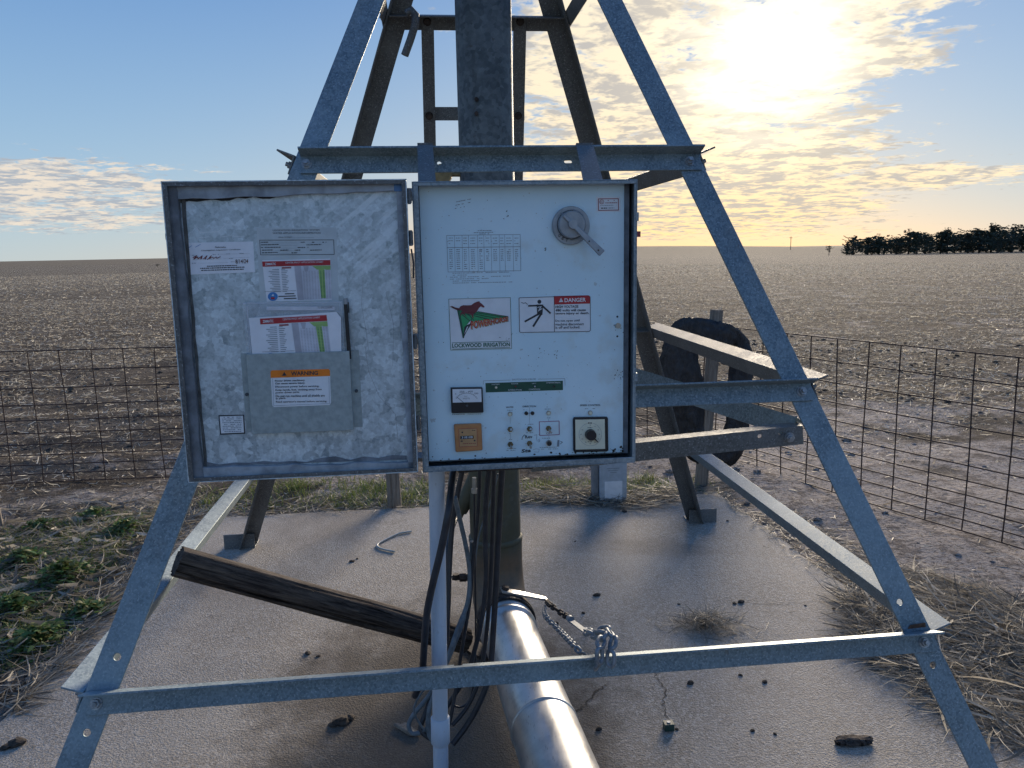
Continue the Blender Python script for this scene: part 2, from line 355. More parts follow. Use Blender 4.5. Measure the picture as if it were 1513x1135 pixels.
# ------------------------------------------------------------------ mesh builder
class MB:
    def __init__(s): s.v = []; s.f = []; s.m = []; s.sm = []
    def add(s, verts, faces, mi=0, smooth=False):
        o = len(s.v); s.v += [tuple(p) for p in verts]; s.f += [tuple(i+o for i in f) for f in faces]
        s.m += [mi]*len(faces); s.sm += [smooth]*len(faces)
    def box(s, a, b, mi=0, mat=None):
        x0, y0, z0 = a; x1, y1, z1 = b
        vs = [Vector(p) for p in ((x0, y0, z0), (x1, y0, z0), (x1, y1, z0), (x0, y1, z0), (x0, y0, z1), (x1, y0, z1), (x1, y1, z1), (x0, y1, z1))]
        if mat: vs = [mat @ v for v in vs]
        s.add(vs, [(0, 3, 2, 1), (4, 5, 6, 7), (0, 1, 5, 4), (1, 2, 6, 5), (2, 3, 7, 6), (3, 0, 4, 7)], mi)
    def prism(s, poly, ax, mi=0):
        """poly: list of points (Vector), extruded by vector ax"""
        n = len(poly); vs = [Vector(p) for p in poly] + [Vector(p)+Vector(ax) for p in poly]
        nm = Vector((0, 0, 0))
        for i in range(n): nm += vs[i].cross(vs[(i+1) % n])
        fl = nm.dot(Vector(ax)) > 0
        f = [tuple(range(n))[::-1] if fl else tuple(range(n)), tuple(range(n, 2*n)) if fl else tuple(range(n, 2*n))[::-1]]
        for i in range(n):
            j = (i+1) % n; q = (i, j, n+j, n+i); f.append(q if fl else q[::-1])
        s.add(vs, f, mi)
    def tube(s, pts, r, seg=12, mi=0, caps=True, smooth=True, closed=False, rot=0):
        pts = [Vector(p) for p in pts]; n = len(pts)
        rr = r if isinstance(r, (list, tuple)) else [r]*n
        T = []
        for i in range(n):
            if closed: t = pts[(i+1) % n]-pts[i-1]
            else: t = pts[min(i+1, n-1)]-pts[max(i-1, 0)]
            T.append(t.normalized())
        up = Vector((0, 0, 1)) if abs(T[0].z) < .9 else Vector((0, 1, 0))
        a = T[0].cross(up).normalized(); vs = []
        for i in range(n):
            a = (a - T[i]*a.dot(T[i])).normalized(); b = T[i].cross(a)
            for k in range(seg):
                q = 2*math.pi*k/seg+rot; vs.append(pts[i] + (a*math.cos(q)+b*math.sin(q))*rr[i])
        f = []
        m = n if closed else n-1
        for i in range(m):
            i2 = (i+1) % n
            for k in range(seg):
                k2 = (k+1) % seg; f.append((i*seg+k, i*seg+k2, i2*seg+k2, i2*seg+k))
        s.add(vs, f, mi, smooth)
        if caps and not closed:
            s.add(vs[:seg], [tuple(range(seg))[::-1]], mi); s.add(vs[-seg:], [tuple(range(seg))], mi)
    def cyl(s, p, ax, r, seg=16, mi=0, smooth=True, r2=None):
        p = Vector(p); s.tube([p, p+Vector(ax)], [r, r if r2 is None else r2], seg, mi, True, smooth)
    def poly(s, pts, mi=0): s.add(pts, [tuple(range(len(pts)))], mi)
    def build(s, name, mats, parent=None, bevel=0):
        me = bpy.data.meshes.new(name); me.from_pydata([tuple(v) for v in s.v], [], s.f)
        if not isinstance(mats, (list, tuple)): mats = [mats]
        for m in mats: me.materials.append(M[m] if isinstance(m, str) else m)
        me.polygons.foreach_set('material_index', s.m); me.polygons.foreach_set('use_smooth', s.sm); me.update()
        o = bpy.data.objects.new(name, me); COL.objects.link(o)
        if parent: o.parent = parent
        if bevel:
            md = o.modifiers.new('bevel', 'BEVEL'); md.width = bevel; md.segments = 1; md.limit_method = 'ANGLE'; md.angle_limit = R(40)
        return o
def tag(o, label=None, cat=None, group=None, kind=None):
    if label: o['label'] = label
    if cat: o['category'] = cat
    if group: o['group'] = group
    if kind: o['kind'] = kind
    return o
def empty(name, loc=(0, 0, 0), rz=0, label=None, cat=None, group=None):
    o = bpy.data.objects.new(name, None); COL.objects.link(o); o.location = loc; o.rotation_euler = (0, 0, rz); o.empty_display_size = .1
    return tag(o, label, cat, group)
def relink(child, parent):
    """parent a world-space mesh to an empty that is not at the origin: shift its vertices into the parent's frame"""
    inv = Matrix.Translation(-Vector(parent.location))
    inv = Matrix.Rotation(-parent.rotation_euler.z, 4, 'Z') @ inv
    child.data.transform(inv); child.parent = parent; return child
def cut(o, cutter):
    """boolean-subtract a cutter MB from object o (mesh in the same frame)"""
    c = cutter.build('cutter', 'bolt_zinc')
    md = o.modifiers.new('cut', 'BOOLEAN'); md.operation = 'DIFFERENCE'; md.object = c; md.solver = 'EXACT'
    par = o.parent; o.parent = None
    bpy.context.view_layer.update()
    dg = bpy.context.evaluated_depsgraph_get(); me = bpy.data.meshes.new_from_object(o.evaluated_get(dg))
    o.modifiers.clear(); old = o.data; o.data = me; me.name = old.name; bpy.data.meshes.remove(old); bpy.data.objects.remove(c)
    o.parent = par
_tc = {}
def text_geo(t, bold=0.0):
    if (t, bold) in _tc: return _tc[(t, bold)]
    cu = bpy.data.curves.new('t', 'FONT'); cu.body = t; cu.resolution_u = 2; cu.offset = bold
    o = bpy.data.objects.new('t', cu); COL.objects.link(o); bpy.context.view_layer.update()
    me = o.evaluated_get(bpy.context.evaluated_depsgraph_get()).to_mesh()
    v = [(p.co.x, p.co.y) for p in me.vertices]; f = [tuple(p.vertices) for p in me.polygons]
    xs = [p[0] for p in v]; ys = [p[1] for p in v]; bb = (min(xs), min(ys), max(xs), max(ys))
    bpy.data.objects.remove(o); bpy.data.curves.remove(cu); _tc[(t, bold)] = (v, f, bb); return _tc[(t, bold)]

# ------------------------------------------------------------------ ground, pad
def terrain_z(x, y):
    r = math.hypot(x, y); a = math.degrees(math.atan2(x, y))
    sl = .0015 + .0055*max(0, min(1, (a+10)/30))
    if abs(a) > 90: sl = .003
    rr = max(0, r-12)
    z = -.045 - sl*min(rr, 260) - .0004*max(0, rr-260)
    # a low swell far off behind the right-hand field
    d = math.exp(-((a-8)/16)**2)*math.exp(-((r-620)/180)**2)*4.6
    z += d
    return z
PADC = [atz(290, 765), atz(1062, 728), atz(1252, 868), atz(1516, 1092), Vector((1.95, .6, 0)), Vector((1.9, -1.2, 0)), Vector((-1.9, -1.2, 0)), atz(0, 1061), atz(168, 872)]
def near_noise(x, y):
    return mnoise.fractal(Vector((x*1.7, y*1.7, 0)), 1.0, 2.1, 4)*.012 + mnoise.fractal(Vector((x*.5, y*.5, 5)), 1.0, 2, 3)*.02
def gz(x, y):
    r = math.hypot(x, y); k = 1/(1+(r/40)**2)
    z = terrain_z(x, y) + near_noise(x, y)*k*1.6
    # wheel ruts on the left, running across
    if y > 4.5 and x < 3: 
        t = y - .10*x
        z += (-.05*math.exp(-((t-6.6)/.22)**2) + .045*math.exp(-((t-6.1)/.16)**2) -.04*math.exp(-((t-8.3)/.25)**2) + .04*math.exp(-((t-7.8)/.2)**2))*(1 if x < 1 else (3-x)/2)
    return min(z, -.012) if r < 6 else z
def build_ground():
    mb = MB(); na = 420
    rs = [0.0]; r = .35
    while r < 4500: rs.append(r); r *= 1.028 if r < 30 else 1.06
    rs.append(4500)
    # uneven angular spacing: dense in front
    angs = []
    for i in range(na):
        t = i/na*2-1; angs.append(math.pi*(0.38*t + 0.62*t**3))
    vs = [(0, 0, -.05)]
    for r in rs[1:]:
        for a in angs:
            x, y = r*math.sin(a), r*math.cos(a); vs.append((x, y, gz(x, y)))
    f = []
    n = len(angs)
    for k in range(n): f.append((0, 1+(k+1) % n, 1+k))
    for i in range(len(rs)-2):
        a0 = 1+i*n; b0 = a0+n
        for k in range(n):
            k2 = (k+1) % n; f.append((a0+k, a0+k2, b0+k2, b0+k))
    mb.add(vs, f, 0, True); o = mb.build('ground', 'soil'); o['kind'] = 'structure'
    return o
build_ground()
PO = []
for i in range(len(PADC)):
    a, b = PADC[i], PADC[(i+1) % len(PADC)]; m = max(2, int((b-a).length/.035))
    for k in range(m):
        q = a.lerp(b, k/m); w = mnoise.noise(Vector((q.x*2.3, q.y*2.3, 0)))*.022+mnoise.noise(Vector((q.x*11, q.y*11, 3)))*.009; d_ = (b-a).normalized(); PO.append(Vector((q.x-d_.y*w, q.y+d_.x*w, -.12)))
pad = MB(); pad.prism(PO, (0, 0, .12))
pado = pad.build('concrete_pad', 'concrete', bevel=.006); pado['kind'] = 'structure'
def pad_inside(x, y, grow=0):
    c = False; n = len(PADC); cx, cy = 0.0, 1.8
    for i in range(n):
        a, b = PADC[i], PADC[(i+1) % n]
        ax, ay = a.x+(a.x-cx)*grow, a.y+(a.y-cy)*grow; bx, by = b.x+(b.x-cx)*grow, b.y+(b.y-cy)*grow
        if (ay > y) != (by > y) and x < (bx-ax)*(y-ay)/(by-ay)+ax: c = not c
    return c
def crack(pts, w=.004):
    mb = MB(); P = []
    for i in range(len(pts)-1):
        a, b = atz(*pts[i]), atz(*pts[i+1]); n = 9
        for k in range(n): P.append(a.lerp(b, k/n) + Vector((rnd.gauss(0, .004), rnd.gauss(0, .004), 0)))
    L, Rr = [], []
    for i, p in enumerate(P):
        d = (P[min(i+1, len(P)-1)]-P[max(i-1, 0)]).normalized(); q = Vector((-d.y, d.x, 0))*w*.5*rnd.uniform(.3, 1.3)
        L.append(Vector((p.x, p.y, .0012))+q); Rr.append(Vector((p.x, p.y, .0012))-q)
    for i in range(len(P)-1): mb.poly([L[i], L[i+1], Rr[i+1], Rr[i]])
    mb.build('crack', 'dirt', pado)
crack([(975, 988), (968, 1000), (985, 1020), (980, 1045), (987, 1065)], .004)
crack([(895, 1012), (880, 1022), (862, 1044), (848, 1054)], .006)
crack([(1055, 888), (1150, 893), (1235, 887)], .002)

# ------------------------------------------------------------------ the pivot tower
CX, CY, YAW, S2, KK = -.071, 2.7398, .1034, 1.201, .3843
def corner(sx, sy, z):
    w = S2-KK*z; x, y = sx*w, sy*w; c, s = math.cos(YAW), math.sin(YAW)
    return Vector((CX+c*x-s*y, CY+s*x+c*y, z))
def zcorner(sx, sy, py):
    lo, hi = 0., 3.2
    from_ = lambda z: (lambda d: 567.5-F_PX*d.dot(Vector(_u))/d.dot(Vector(_fw)))(corner(sx, sy, z)-EYEV)
    for _ in range(50):
        m = (lo+hi)/2
        if from_(m) > py: lo = m
        else: hi = m
    return (lo+hi)/2
ZA, ZB, ZC = .492, zcorner(1, -1, 564), 1.707
ZD = zcorner(-1, 1, 21)
print('ZB', ZB, 'ZD', ZD)
tower = empty('pivot_tower', (CX, CY, 0), 0, 'tall galvanized angle-iron pyramid frame of four leaning legs around the central pipe', 'steel frame')
TOP = 3.4
def fnorm(side):
    """outward normal of a side face; side in 'F','B','L','R'"""
    c = {'F': ((-1, -1), (1, -1)), 'B': ((1, 1), (-1, 1)), 'L': ((-1, 1), (-1, -1)), 'R': ((1, -1), (1, 1))}[side]
    a, b = corner(*c[0], .5), corner(*c[1], .5); t = corner(*c[0], 2)
    n = (b-a).cross(t-a).normalized()
    return n, (b-a).normalized(), c
def ell(mb, P0, P1, e1, e2, w1, w2, t, mi=0):
    ax = P1-P0; d = ax.normalized()
    e1 = (e1-d*e1.dot(d)).normalized(); e2 = (e2-d*e2.dot(d)); e2 = (e2-e1*e2.dot(e1)).normalized() if abs(e1.dot(e2)) > .3 else e2.normalized()
    poly = [P0, P0+e1*w1, P0+e1*w1+e2*t, P0+e1*t+e2*t, P0+e1*t+e2*w2, P0+e2*w2]
    mb.prism(poly, ax)
def bolt(p, n, par, s=1.0, name='bolt', mat='bolt_zinc'):
    mb = MB(); n = n.normalized()
    mb.cyl(p, n*.0025*s, .0135*s, 18); mb.cyl(p+n*.0025*s, n*.0085*s, .0105*s, 6, smooth=False); mb.cyl(p+n*.011*s, n*.007*s, .0058*s, 12)
    o = mb.build(name, mat); relink(o, tower); 
    if par is not tower: o.parent = par
    return o
LEGW = .068
legs = {}
for sx, sy in ((-1, -1), (1, -1), (-1, 1), (1, 1)):
    mb = MB(); P0, P1 = corner(sx, sy, 0.004 if sy > 0 else .004), corner(sx, sy, TOP)
    nf, df, _ = fnorm('F' if sy < 0 else 'B'); ns, ds, _ = fnorm('L' if sx < 0 else 'R')
    ef = (df if df.dot(Vector((CX, CY, 0))-P0) > 0 else -df); es = (ds if ds.dot(Vector((CX, CY, 0))-P0) > 0 else -ds)
    d = (P1-P0).normalized()
    ef = (ef-d*ef.dot(d)).normalized(); es = (es-d*es.dot(d)).normalized(); t = .006
    poly = [P0, P0+ef*LEGW, P0+ef*LEGW-nf*t, P0+ef*t-nf*t+es*0, P0+es*LEGW-ns*t, P0+es*LEGW]
    poly[3] = P0+ef*t+es*t
    mb.prism(poly, P1-P0)
    o = mb.build('leg', 'galvanized' if sy < 0 else 'galvanized_dull')
    cm = MB()
    if sy < 0:
        hol = {(-1, -1): [(173, 971), (128, 1083)], (1, -1): [(1330, 890), (1379, 983)]}[(sx, sy)]
        for h in hol:
            q = onplane(*h, P0, nf); cm.tube([q-nf*.03, q+nf*.03], .0085, 14)
    else:
        for h in ({(-1, 1): [], (1, 1): [(979, 640), (990, 675)]}[(sx, sy)]):
            q = onplane(*h, P0, nf); cm.tube([q-nf*.03, q+nf*.03], .007, 12)
    if cm.v: cut(o, cm)
    md = o.modifiers.new('bevel', 'BEVEL'); md.width = .0012; md.segments = 1; md.limit_method = 'ANGLE'
    relink(o, tower); legs[(sx, sy)] = o
    # foot plate and anchor bolt
    fb = MB(); c = corner(sx, sy, 0); Mx = Matrix.Translation(c) @ Matrix.Rotation(YAW, 4, 'Z')
    fb.box((-.075+sx*.0, -.045, 0), (.075, .05, .007), mat=Mx); fb.box((-.075, -.052, 0), (.075, -.045, .075), mat=Mx)
    fo = fb.build('foot_plate', 'galvanized_dull', bevel=.001); relink(fo, tower)
    bo = bolt(Mx @ Vector((.05*(1 if sx > 0 else -1), .02, .007)), Vector((0, 0, 1)), tower, 1.3, 'anchor_bolt')

BW = .052
def brace(side, z, name='brace', mat='galvanized', ext=(.0, .0), outward=True, w=BW, holes=(), bolts=True, off=.0015, wf=None):
    n, d, c = fnorm(side); a, b = corner(*c[0], z), corner(*c[1], z)
    up = n.cross(d)
    if up.z < 0: up = -up
    a = a+n*off - d*ext[0]; b = b+n*off + d*ext[1]
    mb = MB(); e2 = n if outward else -n
    ell(mb, a, b, -up, e2, w, wf or w*.95, .005)
    o = mb.build(name, mat)
    if holes:
        cm = MB()
        for h in holes:
            q = onplane(h[0], h[1], a, n); s = h[2] if len(h) > 2 else .008; e = h[3] if len(h) > 3 else s
            if e > s:
                for k in range(5): pass
                pts = []
                for k in range(16):
                    an = 2*math.pi*k/16; pts.append(q + d*(math.cos(an)*s+ (e-s)*(1 if math.cos(an) > 0 else -1)) + up*math.sin(an)*s - n*.02)
                cm.prism(pts, n*.04)
            else: cm.tube([q-n*.02, q+n*.02], s, 14)
        cut(o, cm)
    md = o.modifiers.new('bevel', 'BEVEL'); md.width = .001; md.segments = 1; md.limit_method = 'ANGLE'
    relink(o, tower)
    if bolts:
        for q in (a+d*(ext[0]+.028), b-d*(ext[1]+.028)):
            bolt(q - up*w*.52 + n*.005, n, o)
    return o
fa = brace('F', ZA, holes=[(677, 984, .006, .011)], ext=(-.006, .004))
fb_ = brace('F', ZB, ext=(-.0, .0))
fc = brace('F', ZC, holes=[(649, 242, .006, .006), (839, 240, .005, .011)], ext=(-.012, .004))
for z, m in ((ZA, 'galvanized'), (ZB, 'galvanized_dull'), (ZC, 'galvanized_dull'), (ZD, 'galvanized_dull')):
    hl = {ZA: [(1130, 742, .005, .009), (1200, 835, .005, .009)], ZB: [(1068, 528, .005), (1016, 514, .005)], ZC: [], ZD: []}[z]
    brace('R', z, mat=m, ext=(.006, .0), holes=[])
    brace('L', z, mat=m, ext=(.0, .006))
    if z != ZD: brace('B', z, mat='galvanized_dull', outward=False, off=.0015)
    else: brace('B', z, mat='galvanized_dull', outward=False)
# front brace far above the frame joins the legs' tops
brace('F', 2.75, mat='galvanized_dull'); brace('B', 3.2, mat='galvanized_dull'); brace('F', 3.3, mat='galvanized_dull')
def strut(p0, p1, e1, e2, name, mat, w=.05, w2=.05, t=.005, holes=(), hn=None, bol=()):
    mb = MB(); ell(mb, p0, p1, e1, e2, w, w2, t); o = mb.build(name, mat)
    if holes:
        cm = MB(); hn_ = hn
        for h in holes:
            q = onplane(*h, p0, hn_); cm.tube([q-hn_*.03, q+hn_*.03], .006, 12)
        cut(o, cm)
    relink(o, tower)
    for q, n in bol: bolt(q, n, o)
    return o
# inner struts behind the cabinet: from the right leg to the riser bracket, and a plan diagonal
nR, dR, _ = fnorm('R')
pr = corner(1, -1, ZB-.17)
a = pr + Vector((-.035, .02, 0)); a = aty(1186, 629, a.y); b = aty(782, 671, 2.02)
strut(a, b, Vector((0, 0, -1)), Vector((0, .9, .35)), 'cabinet_arm', 'galvanized_dull', .05, .045, bol=[((a+(b-a).normalized()*.035)+Vector((0, -.005, -.026)), Vector((0, -1, 0)))],
      holes=[(1123, 645), (1154, 640)], hn=Vector((.0, 1, 0)))
a2 = aty(1176, 616, a.y+.03); b2 = aty(900, 532, 2.66)
strut(a2, b2, Vector((0, 0, -1)), Vector((-.4, .9, 0)), 'plan_diagonal', 'galvanized', .06, .04, holes=[(1128, 618)], hn=Vector((0, 1, 0)))
# rust mark where the lower brace meets the right leg
nF, dF, _ = fnorm('F')
rm = MB(); q = onplane(1355, 925, corner(1, -1, 0)+nF*.0, nF)+nF*.0015
rm.prism([q-dF*.026-Vector((0, 0, .006)), q+dF*.022-Vector((0, 0, .004)), q+dF*.020+Vector((0, 0, .008)), q-dF*.02+Vector((0, 0, .004))], nF*.001)
relink(rm.build('rust_patch', 'rust'), tower)
# bent hook hanging on the rear brace
hk = MB(); Yh = corner(-1, 1, ZD).y-.06
pp = [(598, 82), (606, 60), (613, 38), (614, 22), (608, 15), (600, 20)]
hk.tube([aty(x, y, Yh) for x, y in pp], .014, 12); tag(hk.build('bent_hook', 'galvanized_dull'), 'dark bent rod hooked over the rear top brace beside the left rear leg', 'hook')
# ladder between rear legs
nB, dB, _ = fnorm('B')
pB = corner(-1, 1, ZD)
lad = empty('ladder', aty(640, 300, pB.y), 0, 'narrow bolted steel ladder behind the central pipe', 'ladder')
def railpt(px, py, off=0): return onplane(px, py, pB-nB*(.012+off), nB)
for (xt, xb) in ((631, 636), (768.5, 764)):
    mb = MB(); p0, p1 = railpt(xb, 262), railpt(xt, 24); p0 = p0+(p0-p1)*.8
    e = dB if dB.x > 0 else -dB
    ell(mb, p0-e*.022, p1-e*.022, e, nB, .046, .03, .005); relink(mb.build('rail', 'galvanized_dull', bevel=.001), lad)
    for py in (32, 171):
        bb = MB(); x = xt+(xb-xt)*(py-24)/238; q = railpt(x, py, .0); bb.cyl(q, -nB*.004, .015, 14); bb.cyl(q-nB*.004, -nB*.012, .011, 6, smooth=False)
        relink(bb.build('bolt', 'rust_dark'), lad)
for py in (168, 330):
    mb = MB(); a_, b_ = railpt(626, py, -.02), railpt(775, py+0, -.02)
    ell(mb, a_+Vector((0, 0, .025)), b_+Vector((0, 0, .025)), Vector((0, 0, -1)), nB, .05, .03, .005)
    relink(mb.build('rung', 'galvanized_dull', bevel=.001), lad)

# ------------------------------------------------------------------ central riser, elbow, supply pipe
RR = .0925
ris = empty('riser_pipe', (CX, CY, 0), 0, 'thick upright central pipe, mottled grey above and olive stained below, with rusty elbow', 'pipe')
mb = MB(); AX = Vector((CX, CY, 0))
mb.tube([AX+Vector((0, 0, z)) for z in (.42, 1.0, 1.6, 2.4, TOP+.1)], RR, 48); relink(mb.build('pipe', 'riser_metal'), ris)
ring = MB(); ring.tube([AX+Vector((0, 0, z)) for z in (.405, .41, .425, .43)], [RR, RR+.006, RR+.006, RR], 48, caps=False); relink(ring.build('weld_ring', 'riser_metal'), ris)
z_ax = .175
c0 = atz(742, 925, z_ax); c1 = atz(817, 1135, z_ax); PD = (c1-c0); PD.z = 0; PD.normalize()
# elbow from the riser axis down and round to the supply pipe direction
el_ = MB(); pts = []; rb = .16
for k in range(13):
    t = k/12*math.pi/2
    pts.append(AX + Vector((0, 0, z_ax+rb)) - Vector((0, 0, 1))*rb*math.sin(t) + PD*rb*(1-math.cos(t)))
pts = [AX+Vector((0, 0, .42))] + pts
end = pts[-1]; pts.append(end+PD*.03)
el_.tube(pts, RR+.004, 40); relink(el_.build('elbow', 'riser_metal'), ris)
stand = MB(); stand.cyl(AX+Vector((0, .0, 0)), (0, 0, .2), .05, 20); stand.cyl(AX, (0, 0, .012), .13, 24); relink(stand.build('base_stub', 'rust_dark'), ris)
clampc = end+PD*.01
cl = MB(); cl.tube([clampc, clampc+PD*.004, clampc+PD*.03, clampc+PD*.034], [RR+.004, RR+.014, RR+.014, RR+.004], 40, caps=False); relink(cl.build('clamp_band', 'rust_dark'), ris)
side = Vector((PD.y, -PD.x, 0)); side = -side if side.x < 0 else side
# bright lug plate across the clamp top
lp = MB(); Y1 = (clampc.y)
l0 = clampc + Vector((0, 0, RR+.018)) - side*.01; l1 = clampc + side*(RR+.055) + Vector((0, 0, RR-.025)) + PD*.015
dd = (l1-l0).normalized(); nn_ = dd.cross(PD).normalized(); nn_ = nn_ if nn_.z > 0 else -nn_
lp.prism([l0-PD*.02, l0+PD*.02, l1+PD*.012, l1-PD*.012], nn_*.008); lo = lp.build('lug_plate', 'supply_metal', bevel=.001); relink(lo, ris)
for q in (l0+dd*.012, ):
    bb = MB(); bb.cyl(q+nn_*.008, nn_*.012, .013, 6, smooth=False); relink(bb.build('bolt', 'rust_dark'), ris)
for (px, py) in ((777, 855), (783, 861)):
    bb = MB(); q = atz(px, py, .30); dq = (q-AX); dq.z = 0; dq.normalize()
    q = AX+dq*(RR+.003)+Vector((0, 0, q.z)); bb.cyl(q-dq*.005, dq*.01, .006, 8); relink(bb.build('rivet', 'rust_dark'), ris)
# riser small bolts on upper pipe
for (px, py) in ((704, 147), (704, 168)):
    q = aty(px, py, CY-RR*.97); bb = MB(); bb.cyl(q+Vector((0, .01, 0)), (0, -.018, 0), .0065, 10); relink(bb.build('rivet', 'rust_dark'), ris)
# branch pipe at the left and little valve
br = MB(); br.tube([aty(706, 700, CY+.0), aty(694, 727, CY), aty(680, 752, CY+.02)], .030, 20); br.tube([aty(682, 748, CY+.02), aty(674, 764, CY+.03)], .022, 16)
relink(br.build('branch_pipe', 'riser_metal'), ris)
va = MB(); q = atz(697, 851, .36); q = aty(697, 853, CY-.02); q2 = aty(668, 854, CY-.03)
va.tube([q, q.lerp(q2, .35)], .013, 12); va.tube([q.lerp(q2, .3), q.lerp(q2, .62)], .016, 8, smooth=False); va.tube([q.lerp(q2, .6), q2], .009, 10)
va.cyl(q.lerp(q2, .8)+Vector((0, 0, -.006)), (0, 0, .02), .012, 10)
relink(va.build('drain_valve', 'rust_dark'), ris)
vc = MB(); vc.tube([aty(668, 853, CY-.03), aty(663, 848, CY-.05), aty(659, 853, CY-.06), aty(657, 862, CY-.06)], .003, 6); relink(vc.build('valve_tag_wire', 'cable_pale'), ris)
ga = MB(); gc = aty(653, 257, CY-.05); ga.cyl(gc, (0, .03, 0), .033, 28); ga.cyl(gc+Vector((0, .015, 0)), (.1, .03, -.0), .008, 10)
relink(ga.build('pressure_gauge', 'brass_dull'), ris)
# supply pipe
sup = empty('supply_pipe', clampc, 0, 'shiny galvanized pipe running low across the pad towards the viewer', 'pipe')
mb = MB(); SP0 = clampc+PD*.02; L = 3.6; prof = [(0, RR-.004), (.02, RR-.002), (.025, RR+.004), (.035, RR+.004), (.04, RR-.002), (.055, RR-.001), (.06, RR+.006), (.074, RR+.006), (.08, RR-.002), (.11, RR-.0005)]
prof += [(.11+(L-.11)*k/10, RR-.0005) for k in range(1, 11)]
mb.tube([SP0+PD*a for a, _ in prof], [b for _, b in prof], 56); relink(mb.build('pipe', 'supply_metal'), sup)
gs = MB(); gs.tube([clampc+PD*.034, clampc+PD*.042], [RR+.012, RR+.012], 40); relink(gs.build('rubber_seal', 'rubber'), sup)
for t in (.62,):
    sm = MB(); sm.tube([SP0+PD*t, SP0+PD*(t+.003), SP0+PD*(t+.01), SP0+PD*(t+.013)], [RR-.001, RR+.0025, RR+.0025, RR-.001], 48, caps=False); relink(sm.build('seam_ring', 'supply_metal'), sup)
dn = MB(); q = SP0+PD*.36+Vector((0, 0, RR)); dn.box((-.022, -.012, -.006), (.022, .012, .003), mat=Matrix.Translation(q+side*.03-Vector((0, 0, .004))) @ Matrix.Rotation(R(18), 4, 'Y') @ Matrix.Rotation(.4, 4, 'Z'))


# ------------------------------------------------------------------ control cabinet
CABY = 1.66
O0 = aty(624, 697, CABY); UD = Vector((math.cos(YAW), math.sin(YAW), 0)); ND = Vector((math.sin(YAW), -math.cos(YAW), 0))
cab = empty('control_cabinet', O0, YAW, 'grey steel control cabinet with pale panel and open door, hung on the frame', 'electrical cabinet')
Rz = Matrix.Rotation(-YAW, 3, 'Z')
def L_(px, py, y=0.0):
    """pixel -> local (x, z) on the cabinet-parallel plane at local depth y (positive = away from viewer)"""
    p = onplane(px, py, O0-ND*y, ND); q = Rz @ (p-O0); return q.x, q.z
xl = (L_(608, 268)[0]+L_(625, 697)[0])/2; xr = (L_(941, 266)[0]+L_(940, 685)[0])/2; zt = (L_(608, 267)[1]+L_(941, 266)[1])/2; zb = (L_(625, 697)[1]+L_(940, 685)[1])/2
print('cab', L_(608, 268), L_(625, 697), L_(941, 266), L_(940, 685), xl, xr, zt, zb)
DP = .19; rim = .013; PY = .03
mb = MB()
mb.box((xl, 0, zb), (xl+.002, DP, zt)); mb.box((xr-.002, 0, zb), (xr, DP, zt)); mb.box((xl+.002, 0.0, zt-.002), (xr-.002, DP, zt)); mb.box((xl+.002, 0, zb), (xr-.002, DP, zb+.002))
mb.box((xl+.002, DP-.002, zb+.002), (xr-.002, DP, zt-.002))
# return flanges
mb.box((xl+.002, 0, zb+rim), (xl+rim, .002, zt-rim*.7)); mb.box((xr-rim*.55, 0, zb+rim), (xr-.002, .002, zt-rim*.7)); mb.box((xl+.002, 0, zt-rim*.7), (xr-.002, .002, zt-.002)); mb.box((xl+.002, 0, zb+.002), (xr-.002, .002, zb+rim))
mb.build('housing', 'galvanized_box', cab, bevel=.0008)
px0, px1, pz0, pz1 = xl+rim+.001, xr-.021, zb+rim+.004, zt-.006
mb = MB(); mb.box((px0, PY, pz0), (px1, PY+.003, pz1)); panel = mb.build('front_panel', 'panel_paint', cab, bevel=.0008)
mb = MB(); mb.box((px0-.002, PY+.004, pz0-.003), (px1+.012, PY+.02, pz1+.001)); mb.build('panel_frame', 'gasket', cab)
# hinge of the panel side bottom: small latch screws and rust stains at the foot
st = MB()
for (a, b, r) in ((913, 481, .006),):
    x, z = L_(a, b, PY); st.cyl((x, PY, z), (0, -.004, 0), r, 14); st.box((x-.005, PY-.0048, z-.0008), (x+.005, PY-.004, z+.0008))
st.build('quarter_turn_screw', 'switch_metal', panel)
for (a, b) in ((912, 468), (912, 497)):
    st = MB(); x, z = L_(a, b, PY); st.cyl((x, PY, z), (0, -.001, 0), .0022, 8); st.build('hole', 'gasket_gap', panel)
# rust stains along the bottom edge, scratches, drips: small irregular patches
ru = MB()
for i in range(60):
    t = rnd.random(); x = px0+(px1-px0)*(1-t**2.6*.98 if rnd.random() < .75 else rnd.random()); z = pz0+abs(rnd.gauss(0, .006)); s = rnd.uniform(.0006, .0035)
    pts = [(x+s*rnd.uniform(.4, 1.2)*math.cos(q), PY-.0006-.00001*i, z+s*rnd.uniform(.4, 1)*math.sin(q)) for q in [k*math.pi/3.5 for k in range(7)]]
    if pts[0][2] > pz0: ru.poly([p if p[2] > pz0+.0003 else (p[0], p[1], pz0+.0003) for p in pts][::-1])
for i in range(150):
    x = rnd.uniform(px0+.01, px1-.01); z = rnd.uniform(pz0+.02, pz1-.02); s = rnd.uniform(.0003, .0009)
    if rnd.random() < .5: z = pz0+.1+abs(rnd.gauss(0, .10)); x = rnd.gauss((px0+px1)/2, .09)
    if not (px0+.01 < x < px1-.01 and z < pz1-.01): continue
    pts = [(x+s*rnd.uniform(.5, 1.4)*math.cos(q), PY-.0006-.00001*i, z+s*rnd.uniform(.5, 1.6)*math.sin(q)) for q in [k*math.pi/2.5 for k in range(5)]]
    ru.poly(pts[::-1])
